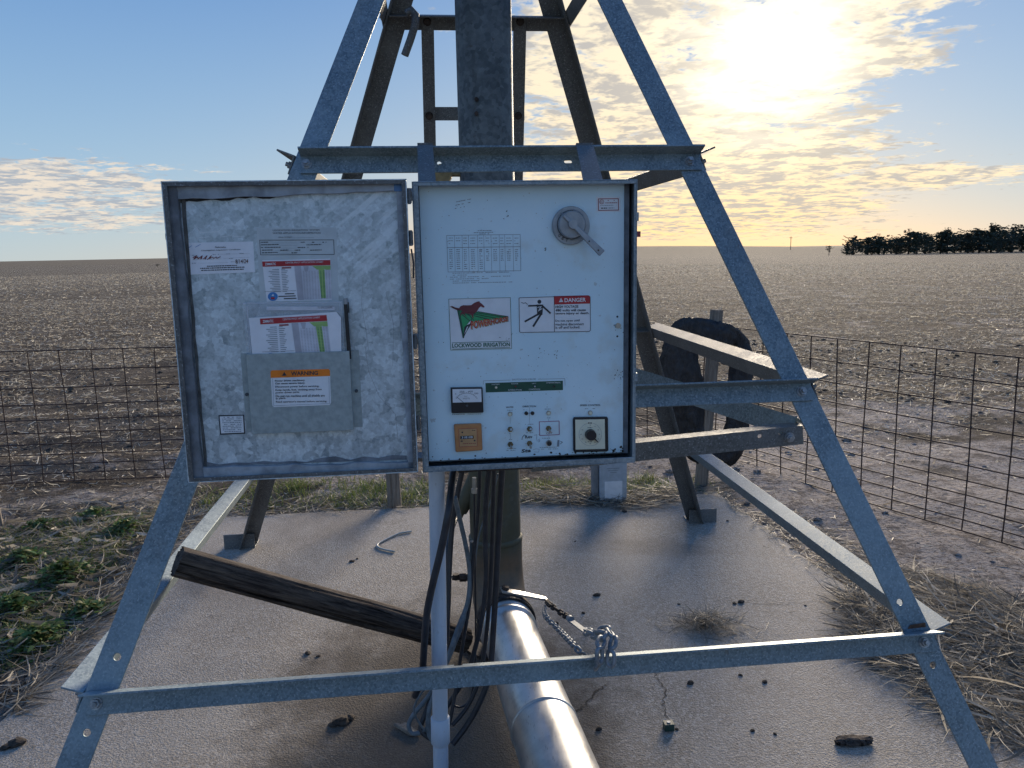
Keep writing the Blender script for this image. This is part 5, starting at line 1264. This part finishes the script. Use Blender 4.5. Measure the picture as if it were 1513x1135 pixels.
lA, lB = gnd(-40, 716), gnd(300, 704)
d = (lB-lA); fence('wire_panel', lA-d*.9, lA+d*3.05, .905, 'rusty wire stock panel standing across the left side behind the door')
rA, rB = gnd(1050, 676), gnd(1463, 803); rA.z = rB.z = -.03; d = rB-rA
fence('wire_panel', rA, rA+d.normalized()*4.6, .935, 'rusty wire stock panel running from the tube-hung post towards the right picture edge')
f3 = atz(1042, 682, -.03); g3 = atz(900, 640, -.05); d = (g3-f3).normalized(); fence('wire_panel', f3-d*.0, f3+d*3.4, .90, 'rusty wire stock panel behind the cabinet, left of the tube-hung post')

# ------------------------------------------------------------------ loose small things on the pad
mb = MB(); mb.tube([p_ + Vector((0, 0, .006)) for p_ in smooth([atz(608, 787), atz(590, 790), atz(572, 798), atz(558, 806), atz(562, 812), atz(583, 817)], 5)], .005, 8); tag(mb.build('bent_wire', 'cable_pale'), 'short bent piece of pale wire on the pad left of the conduit', 'wire scrap')
gq = atz(988, 1079); gb_ = MB(); Mx = Matrix.Translation(gq) @ Matrix.Rotation(.1, 4, 'Z'); gb_.box((-.014, -.008, 0), (.016, .018, .020), mat=Mx); gb_.box((-.015, -.009, .020), (.017, .019, .023), 0, mat=Mx); gb_.cyl(Mx @ Vector((.001, .005, .023)), (0, 0, .002), .006, 12, 1)
tag(gb_.build('connector_cap', ['plastic_dark_green', 'cast_grey'], bevel=.002), 'tiny dark green plastic cube on the pad at the front right', 'plastic piece')
wq = atz(1262, 1098); mb = MB(); vs = []; outl = [(-.062, -.004), (-.045, -.022), (.03, -.022), (.062, -.006), (.058, .012), (.0, .014), (-.055, .014)]

bm = bmesh.new(); bmesh.ops.create_icosphere(bm, subdivisions=3, radius=1)
for v in bm.verts:
    c_ = v.co.copy(); k = 1+.30*mnoise.noise(c_*1.7)+.22*mnoise.noise(Vector((c_.x*1.5, c_.y*9, c_.z*9))); v.co = Vector((wq.x+max(-.058, min(.058, c_.x*k*.066)), wq.y+c_.y*k*.021+.05*c_.x*.06, max(.0005, .008+c_.z*k*.011)))
bvs = [v.co.copy() for v in bm.verts]; bfs = [tuple(v.index for v in f.verts) for f in bm.faces]; bm.free(); mb.add(bvs, bfs, 0)
tag(mb.build('bark_chip', 'wood_charred'), 'dark flat bark chip on the pad at the front right', 'wood scrap')
clods = [(505, 1068, .022), (518, 1062, .014), (492, 1072, .012), (822, 922, .009), (868, 932, .013), (882, 880, .012), (862, 906, .007), (1003, 893, .005), (1232, 900, .007), (455, 966, .010), (470, 970, .006), (922, 756, .014), (1190, 895, .004), (1130, 1008, .008), (1094, 998, .006), (1112, 1080, .006), (1145, 1085, .005), (1020, 1010, .010), (300, 800, .006), (790, 970, .005), (885, 1078, .009), (1000, 1078, .005), (520, 830, .01), (528, 826, .006), (1075, 770, .006), (850, 800, .004), (1180, 960, .004), (1095, 890, .012), (1085, 892, .007), (25, 1100, .02), (10, 1105, .014)]
CL = {0: 'largest dark crumb with leaf bits on the pad left of the conduit foot', 1: 'dark crumb touching the right of the largest crumb left of the conduit', 2: 'dark crumb touching the left of the largest crumb left of the conduit', 3: 'tiny dark crumb just above the lower brace right of the bright chain',
 4: 'dark ragged crumb up the pad from the chain lashing', 5: 'dark oval crumb farthest right in the group above the chain', 9: 'dark crumb on the pad between the timber and the lower brace', 11: 'dark crumb in front of the service pedestal', 17: 'dark crumb right of the long pad crack',
 18: 'small crumb beside the left rear foot plate', 24: 'small crumb below the right rear foot plate', 27: 'dark crumb just behind the dry stalk clump', 29: 'brown clod at the lower left corner of the picture', 30: 'second clod at the lower left picture corner, partly cut off', 22: 'crumb on the bare pad between bent wire and conduit'}
def clod_label(i): return CL.get(i, 'tiny dark crumb of dried soil lying alone on the bare concrete pad')
for i, (a, b, s) in enumerate(clods):
    mb = MB(); q = atz(a, b); vs = []; fs = []
    bm = bmesh.new(); bmesh.ops.create_icosphere(bm, subdivisions=2, radius=s)
    for v in bm.verts:
        k = 1+.45*mnoise.noise(v.co*(1.3/s)+Vector((i*3.1, 0, 0))); v.co = Vector((v.co.x*k*1.3, v.co.y*k, max(-.001, v.co.z*k*.6+s*.25)))
    me = bpy.data.meshes.new('soil_clod'); bm.to_mesh(me); bm.free(); me.materials.append(M['dirt']); o = bpy.data.objects.new('soil_clod', me); COL.objects.link(o); o.location = q; o.rotation_euler = (0, 0, i*1.3)
    tag(o, clod_label(i), 'soil clod', 'soil crumbs on the pad')

# ------------------------------------------------------------------ crop residue, grass, weeds
def strips(name, mat, items, label, cat, kind='stuff', parent=None, segs=3):
    """items: (x,y,z,heading,len,width,pitch,curl,twist). bent ribbons of 3 quads, built as one mesh"""
    n = len(items); A = np.array(items, dtype=np.float64)
    x, y, z, h, L, w, pt_, cu, tw = A.T; S_ = segs+1
    V = np.zeros((n, S_*2, 3)); px, py, pz = x.copy(), y.copy(), z.copy(); ang = pt_.copy(); st = L/(S_-1); hd = h.copy()
    for i in range(S_):
        roll = tw*(i/(S_-1))+tw*.5
        lx, ly = -np.sin(hd), np.cos(hd); ww = w*(1-.75*(i/(S_-1))**2)*.5
        ox, oy, oz = lx*ww*np.cos(roll), ly*ww*np.cos(roll), ww*np.sin(roll)
        V[:, 2*i] = np.stack([px+ox, py+oy, pz+oz], 1); V[:, 2*i+1] = np.stack([px-ox, py-oy, pz-oz], 1)
        px = px+np.cos(hd)*np.cos(ang)*st; py = py+np.sin(hd)*np.cos(ang)*st; pz = pz+np.sin(ang)*st; ang = ang+cu/(S_-1); hd = hd+tw*.15
    Fb = np.array([[2*i, 2*i+1, 2*i+3, 2*i+2] for i in range(segs)])
    F = (np.arange(n)[:, None, None]*S_*2+Fb[None]).reshape(-1, 4)
    me = bpy.data.meshes.new(name); me.vertices.add(n*S_*2); me.vertices.foreach_set('co', V.reshape(-1)); me.loops.add(F.size); me.loops.foreach_set('vertex_index', F.reshape(-1).astype(np.int32))
    me.polygons.add(len(F)); me.polygons.foreach_set('loop_start', np.arange(0, F.size, 4, dtype=np.int32)); me.polygons.foreach_set('loop_total', np.full(len(F), 4, dtype=np.int32)); me.polygons.foreach_set('use_smooth', np.ones(len(F), dtype=bool)); me.update(calc_edges=True)
    me.materials.append(M[mat]); o = bpy.data.objects.new(name, me); COL.objects.link(o); tag(o, label, cat, None, kind)
    if parent: relink(o, parent)
    return o
U = rnd.uniform
# field stubble
it = []
def patch(x, y): return mnoise.noise(Vector((x*.35, y*.5, 1)))+.5*mnoise.noise(Vector((x*1.3, y*2.0, 4)))+.55*mnoise.noise(Vector((x*.05+3, y*.45, 9)))
for (r0, r1, cnt, l0, l1, w0, w1) in ((3.6, 8, 26000, .015, .09, .002, .008), (8, 16, 80000, .02, .11, .004, .010), (16, 34, 110000, .03, .13, .007, .015), (34, 95, 100000, .06, .22, .014, .032)):
    for i in range(cnt):
        a = R(U(-46, 46)); r = math.sqrt(U(r0*r0, r1*r1)); x, y = r*math.sin(a), r*math.cos(a)
        if pad_inside(x, y, .01): continue
        pv = patch(x, y)
        dens = min(1, max(.22, (r-4.2)/4.5)) if x > -.5 else min(1, max(.3, (r-3.6)/3.5))
        if U(0, 1) > dens*(.75+.8*pv if r < 20 else .80+.7*pv): continue
        up = U(0, 1) < .12
        it.append((x, y, gz(x, y)+(.002 if not up else 0), U(0, 6.28), U(l0, l1)*(.6 if up else 1), U(w0, w1), U(.5, 1.3) if up else abs(rnd.gauss(.05, .14)), rnd.gauss(0, .5), rnd.gauss(0, .9)))
strips('crop_residue', 'stubble_straw', it, 'pale broken corn stubble littering the field', 'crop residue', segs=2)
print('residue', len(it))
# dark clods in the field give it relief
cl_m = MB(); base = []
bm = bmesh.new(); bmesh.ops.create_icosphere(bm, subdivisions=1, radius=1); bv = [v.co.copy() for v in bm.verts]; bf = [tuple(v.index for v in f.verts) for f in bm.faces]; bm.free()
for i in range(2600):
    a = R(U(-44, 44)); r = math.sqrt(U(3.7**2, 14**2)); x, y = r*math.sin(a), r*math.cos(a)
    if pad_inside(x, y, .04): continue
    if patch(x, y)+U(-.3, .3) < .05 and r < 9: continue
    s = min(abs(rnd.gauss(0, .011))+.003, .035); z = gz(x, y)
    rx = U(0, 6); cl_m.add([(x+(v.x*math.cos(rx)-v.y*math.sin(rx))*s*1.4*(1+.4*mnoise.noise(v*2+Vector((i, 0, 0)))), y+(v.x*math.sin(rx)+v.y*math.cos(rx))*s, z+v.z*s*.55+.2*s) for v in bv], bf, 0, False)
tag(cl_m.build('field_clods', 'soil'), 'dark crumbling soil clods scattered over the field', 'soil clods', None, 'stuff')
# straw pile to the right of the pad
def region_pts(poly, n, z=0.0, grow=0):
    P = [atz(a, b, z) for a, b in poly]; xs = [p.x for p in P]; ys = [p.y for p in P]; out = []
    while len(out) < n:
        x, y = U(min(xs), max(xs)), U(min(ys), max(ys)); c = False
        for i in range(len(P)):
            a, b = P[i], P[(i+1) % len(P)]
            if (a.y > y) != (b.y > y) and x < (b.x-a.x)*(y-a.y)/(b.y-a.y)+a.x: c = not c
        if c: out.append((x, y))
    return out
pile = []
def heap(x, y, cx, cy, sx, sy, h): return h*math.exp(-((x-cx)/sx)**2-((y-cy)/sy)**2)
hc = atz(1430, 930); hc2 = atz(1300, 900)
for x, y in region_pts([(1250, 835), (1290, 975), (1345, 1005), (1385, 1045), (1513, 1110), (1680, 1160), (1750, 960), (1500, 865), (1380, 840), (1300, 820)], 13000, 0):
    zz = max(gz(x, y), 0 if pad_inside(x, y) else -1)+heap(x, y, hc.x, hc.y, .4, .45, .05)*U(0, 1)+.004
    big = U(0, 1) < .12
    pile.append((x, y, zz, rnd.gauss(2.6, .9) if U(0, 1) < .65 else U(0, 6.28), U(.05, .24), U(.005, .012) if big else U(.0010, .0028), abs(rnd.gauss(.0, .07)), rnd.gauss(-.05, .25), rnd.gauss(0, .8)))
for x, y in region_pts([(1240, 880), (1260, 960), (1300, 985), (1340, 940), (1300, 870)], 700, 0):
    pile.append((x, y, .006+U(0, .02), U(0, 6.28), U(.04, .16), U(.002, .005), abs(rnd.gauss(.1, .2)), rnd.gauss(0, .5), rnd.gauss(0, .6)))
for x, y in region_pts([(1100, 745), (1210, 835), (1240, 880), (1360, 880), (1300, 810), (1180, 745)], 700, 0):
    pile.append((x, y, gz(x, y)+.004, U(0, 6.28), U(.03, .14), U(.002, .006), abs(rnd.gauss(.05, .1)), rnd.gauss(0, .4), rnd.gauss(0, .6)))
strips('straw_drift', 'husk_straw', pile, 'matted pale straw and stalks drifted against the right pad edge', 'straw')
# twig clump on the pad
tc_ = atz(1045, 925); cl = []
for i in range(620):
    a = U(0, 6.28); r = abs(rnd.gauss(0, .5)); x, y = tc_.x+r*.17*math.cos(a), tc_.y+r*.11*math.sin(a)
    cl.append((x, y, .003+max(0, .045*math.exp(-r*r*3))*U(0, 1), U(0, 6.28), U(.03, .12), U(.0012, .003), U(-.1, .5)*math.exp(-r), rnd.gauss(-.3, .4), rnd.gauss(0, .5)))
cl2 = [(atz(1095, 890).x+rnd.gauss(0, .03), atz(1095, 890).y+rnd.gauss(0, .02), .003, U(0, 6.28), U(.01, .04), .002, .1, 0, .3) for _ in range(80)]
tag(strips('dry_twig_clump', 'husk_straw', cl, 'small clump of fine dry stalks lying on the pad right of the pipe', 'twigs', kind='stuff'))
# tiny bits blown over the pad
bits = []
for i in range(900):
    x, y = U(-1.6, 1.6), U(1.1, 4.3)
    if not pad_inside(x, y, -.01): continue
    e = min(1, abs(x)/1.2)
    if U(0, 1) > .25+.75*e*e: continue
    bits.append((x, y, .0012, U(0, 6.28), U(.006, .04), U(.0008, .0022), .02, 0, rnd.gauss(0, .3)))
strips('straw_bits', 'husk_straw', bits, 'tiny bits of straw blown over the concrete pad', 'straw', segs=2)
# dried husks left of pad
hk_ = []
for x, y in region_pts([(0, 1035), (90, 950), (165, 872), (250, 780), (250, 735), (120, 745), (0, 765), (-220, 800), (-300, 1000)], 6000, 0):
    z = gz(x, y)+.01+U(0, .035); big = U(0, 1) < .10
    hk_.append((x, y, z, U(0, 6.28), U(.06, .16) if big else U(.03, .15), U(.012, .030) if big else U(.002, .006), abs(rnd.gauss(.02, .13)), rnd.gauss(-.15, .5), rnd.gauss(0, 1.5)))
for x, y in region_pts([(0, 1045), (20, 1062), (100, 965), (180, 878), (262, 790), (290, 765), (262, 760), (165, 860), (80, 950)], 1100, 0):
    hk_.append((x, y, max(.003, gz(x, y)+.02), rnd.gauss(.75, .7), U(.05, .22), U(.002, .008), abs(rnd.gauss(.03, .08)), rnd.gauss(0, .4), rnd.gauss(0, .6)))
for x, y in region_pts([(0, 745), (250, 735), (290, 762), (550, 752), (550, 738), (260, 722), (0, 735)], 800, 0):
    hk_.append((x, y, gz(x, y)+.006, U(0, 6.28), U(.04, .18), U(.002, .010), abs(rnd.gauss(.05, .12)), rnd.gauss(0, .5), rnd.gauss(0, .8)))
strips('corn_husks', 'husk_straw', hk_, 'dry grey corn husks and stalks matted left of the pad', 'corn husks')
# rim of stalks along the back edge of the pad
bk = []
for (A_, B_) in ((0, 1), (1, 2), (2, 3), (7, 8), (8, 0)):
    a, b = PADC[A_], PADC[B_]; L_e = (b-a).length
    for i in range(int(L_e*170)):
        q = a.lerp(b, U(0, 1)); x, y = q.x+rnd.gauss(0, .025), q.y+rnd.gauss(0, .025); bk.append((x, y, max(.002, gz(x, y)+.006)+U(0, .012), math.atan2(b.y-a.y, b.x-a.x)+rnd.gauss(0, .8), U(.02, .12), U(.0012, .005), abs(rnd.gauss(0, .07)), rnd.gauss(0, .3), rnd.gauss(0, .6)))
for x, y in region_pts([(768, 735), (760, 745), (840, 748), (940, 757), (1010, 742), (1000, 722), (900, 728), (840, 722)], 1300, 0):
    bk.append((x, y, max(.004, gz(x, y)+.01)+U(0, .03), rnd.gauss(0, .6)+(math.pi if U(0, 1) < .5 else 0), U(.04, .2), U(.002, .007), abs(rnd.gauss(.06, .12)), rnd.gauss(-.1, .4), rnd.gauss(0, .7)))
for x, y in region_pts([(440, 748), (640, 742), (640, 725), (440, 728)], 300, 0): bk.append((x, y, gz(x, y)+.01, U(0, 6.28), U(.05, .2), U(.003, .01), .08, 0, .5))
for x, y in region_pts([(1010, 700), (1010, 728), (1075, 735), (1090, 715)], 200, 0): bk.append((x, y, gz(x, y)+.01, rnd.gauss(.5, .6), U(.05, .22), U(.002, .006), .08, 0, .5))
strips('stalk_rim', 'husk_straw', bk, 'broken stalks gathered along the edges of the pad', 'stalks')
# grass: fine blades
gr = []
def tufts(poly, n, hmin, hmax, per=14, z=0, w=(.002, .005)):
    for x, y in region_pts(poly, int(n*2.2), z):
        m = patch(x*3, y*3)+.15
        for k in range(int(per*(1 if m > 0 else .4))):
            xx, yy = x+rnd.gauss(0, .03), y+rnd.gauss(0, .03); gr.append((xx, yy, gz(xx, yy), U(0, 6.28), U(hmin, hmax), U(*w), U(.5, 1.35), -U(.2, 1.3), rnd.gauss(0, .3)))
tufts([(0, 990), (90, 930), (150, 850), (225, 770), (240, 745), (120, 755), (0, 775), (-200, 820)], 420, .03, .08, 16)
tufts([(300, 748), (640, 742), (640, 706), (420, 700), (300, 712)], 130, .03, .09, 14)
tufts([(768, 738), (880, 735), (960, 738), (1000, 728), (960, 700), (768, 705)], 90, .03, .09, 16)
tufts([(940, 720), (1040, 725), (1100, 700), (950, 700)], 16, .02, .06, 10)
strips('grass', 'green_leaf', gr, 'short green grass sprouting round the pad edges', 'grass')
# leafy weeds: each clump a thing of its own
weeds = [(95, 860, 1.0, 'large dark green leafy weed clump in the husks at the left'), (35, 830, .8, 'leafy weed clump near the left picture edge'), (60, 955, .9, 'yellowish green weed clump nearest the pad corner at lower left'), (185, 790, .8, 'leafy weed clump beside the upper pad edge, left of the front leg'), (140, 760, .6, 'small weed clump furthest back in the husks at the left'), (20, 905, .8, 'leafy weed clump low at the left picture edge'), (130, 915, .7, 'small weed clump close to the left pad edge'), (60, 775, .55, 'small reddish green weed clump behind the husks')]
for i, (a, b, s, lb) in enumerate(weeds):
    q = atz(a, b, -.03); items = []
    for k in range(int(620*s)):
        th = U(0, 6.28); rr = abs(rnd.gauss(0, .095*s)); x, y = q.x+rr*math.cos(th), q.y+rr*math.sin(th)
        items.append((x, y, gz(x, y)+.02+U(0, .08)*s*math.exp(-(rr/.12)**2), U(0, 6.28), U(.016, .042), U(.009, .022), U(-.2, .7), -U(.1, 1.0), rnd.gauss(0, .5)))
    root = empty('weed', (q.x, q.y, gz(q.x, q.y)), 0, lb, 'weed', 'leafy weeds left of the pad'); strips('leaves', 'dark_green_leaf', items, None, None, kind='stuff', parent=root)
    st = MB()
    for k in range(7): th = U(0, 6.28); st.tube([q+Vector((0, 0, -.01)), q+Vector((math.cos(th)*.04*s, math.sin(th)*.04*s, .06*s))], .0016, 5)
    relink(st.build('stem', 'green_leaf'), root)
# dry weed stems
dw = MB(); q = atz(272, 800, -.03)
for k in range(5):
    t0 = q+Vector((rnd.gauss(0, .03), rnd.gauss(0, .03), 0)); P = [t0+Vector((rnd.gauss(0, .02)*i, rnd.gauss(0, .01)*i, .07*i)) for i in range(6)]; dw.tube(P, [.002*(1-i*.13) for i in range(6)], 5)
    for j in range(2, 6): dw.tube([P[j], P[j]+Vector((rnd.gauss(0, .04), rnd.gauss(0, .03), .04))], .0008, 4)
tag(dw.build('dry_weed', 'husk_straw'), 'thin dry brown weed stem standing behind the left front leg', 'dry weed')

# ------------------------------------------------------------------ far trees and pole
def tree_mesh(kind, seed):
    rn = random.Random(seed); mb = MB(); h = 1.0
    n = {0: 1500, 1: 1400, 2: 600}[kind]
    nb = {0: 46, 1: 34, 2: 16}[kind]; br = []
    for j in range(nb):
        t = (j+.5)/nb; L_b = {0: .40*(1-t)**.7+.05, 1: .46*math.sin(math.pi*min(1, .2+t*.75))**.8+.04, 2: .34*math.sin(math.pi*t)}[kind]*rn.uniform(.55, 1.35)
        z0 = {0: .03+.85*t, 1: .05+.78*t, 2: .3+.5*t}[kind]; br.append((rn.random()*6.28, z0, L_b, rn.uniform(.15, .9)))
    for i in range(n):
        a, z0, L_b, up = br[int(rn.random()*nb)]; q = rn.random()**.7; w_ = .05*(1.15-q)
        x, y, z = L_b*q*math.cos(a)+rn.gauss(0, w_), L_b*q*math.sin(a)+rn.gauss(0, w_), z0+L_b*q*up*.8+rn.gauss(0, w_*.8); s = rn.uniform(.010, .034) if kind < 2 else rn.uniform(.010, .028)
        if kind < 2 and i % 9 == 0: x, y, z, s = rn.gauss(0, .05), rn.gauss(0, .05), rn.uniform(.1, 1.0), s*.8
        vs = []
        tilt = rn.uniform(-.8, .8); az_ = rn.random()*6.28
        for q in range(5):
            an = q*1.257; u, v = math.cos(an)*s*rn.uniform(.5, 1.4), math.sin(an)*s*rn.uniform(.5, 1.2)
            vs.append((x+u*math.cos(az_)-v*math.sin(tilt)*math.sin(az_), y+u*math.sin(az_)+v*math.sin(tilt)*math.cos(az_), z+v*math.cos(tilt)))
        mb.add(vs, [(0, 1, 2, 3, 4)], 0)
    return mb
def trunk_mesh(kind, seed):
    rn = random.Random(seed+99); mb = MB(); mb.tube([(0, 0, -.05), (.005, 0, .4), (.0, .0, .9)], [.028, .02, .005], 6)
    for k in range(9 if kind == 2 else 5):
        z = rn.uniform(.25, .75); a = rn.random()*6.28; mb.tube([(0, 0, z), (.16*math.cos(a), .16*math.sin(a), z+.20)], [.010, .003], 4)
    return mb
protos = []
for k, sd in ((0, 1), (0, 2), (1, 3), (1, 4), (0, 5), (2, 6)):
    cm_ = tree_mesh(k, sd); tm_ = trunk_mesh(k, sd); protos.append((cm_, tm_))
pmesh = {}
def place_tree(pi, x, y, h, wfac, label, group=None, name='conifer_tree', cat='tree'):
    root = empty(name, (x, y, terrain_z(x, y)-.1), U(0, 6.28), label, cat, group); root.scale = (h*wfac, h*wfac, h)
    if pi not in pmesh:
        a = protos[pi][0].build('crown', 'conifer'); b = protos[pi][1].build('trunk', 'bark'); pmesh[pi] = (a.data, b.data); a.parent = root; b.parent = root
    else:
        for nm, me in zip(('crown', 'trunk'), pmesh[pi]): o = bpy.data.objects.new(nm, me); COL.objects.link(o); o.parent = root
    return root
DT = 240.
n_t = 34
for i in range(n_t):
    pxx = 1250+i*15+U(-5, 5); rr = ray(pxx, 370); t = (DT+U(-8, 8))/rr.y; x, y = rr.x*t, rr.y*t; u = (pxx-1250)/260
    h = (4.9+2.8*min(1, u)+U(-1.3, 1.6))
    lb = 'dark conifer in the distant windbreak on the right horizon'
    if i == 0: lb = 'leftmost dark tree of the distant windbreak'; h = 3.6
    place_tree(rnd.choice([0, 1, 2, 3, 4]), x, y, h*1.02, 1.1 if i == 0 else U(1.3, 2.0), lb, 'windbreak trees on the right horizon')
for i in range(26):
    pxx = 1256+i*20+U(-5, 5); rr = ray(pxx, 370); t = (DT+22+U(-5, 5))/rr.y; place_tree(rnd.choice([1, 3, 2]), rr.x*t, rr.y*t, 5.4+2.4*min(1, (pxx-1250)/260)+U(-1.0, 1.2), 1.7, 'dark conifer in the distant windbreak on the right horizon', 'windbreak trees on the right horizon')
rr = ray(1225, 370); t = DT/rr.y; place_tree(5, rr.x*t, rr.y*t, 3.6, 1.0, 'small lone bare-looking tree just left of the distant windbreak', None, 'lone_tree')
rr = ray(232, 388); t = 150/rr.y; place_tree(5, rr.x*t, rr.y*t, .75, 1.8, 'tiny bush on the left horizon beside the open door', None, 'bush', 'bush')
rr = ray(1168, 370); t = 420/rr.y; x, y = rr.x*t, rr.y*t; mb = MB(); mb.tube([(x, y, terrain_z(x, y)-.3), (x, y, terrain_z(x, y)+7)], .16, 8); mb.box((x-.9, y-.1, terrain_z(x, y)+6.2), (x+.9, y+.1, terrain_z(x, y)+6.4)); tag(mb.build('utility_pole', 'bark'), 'tiny utility pole on the horizon right of the front leg', 'pole')
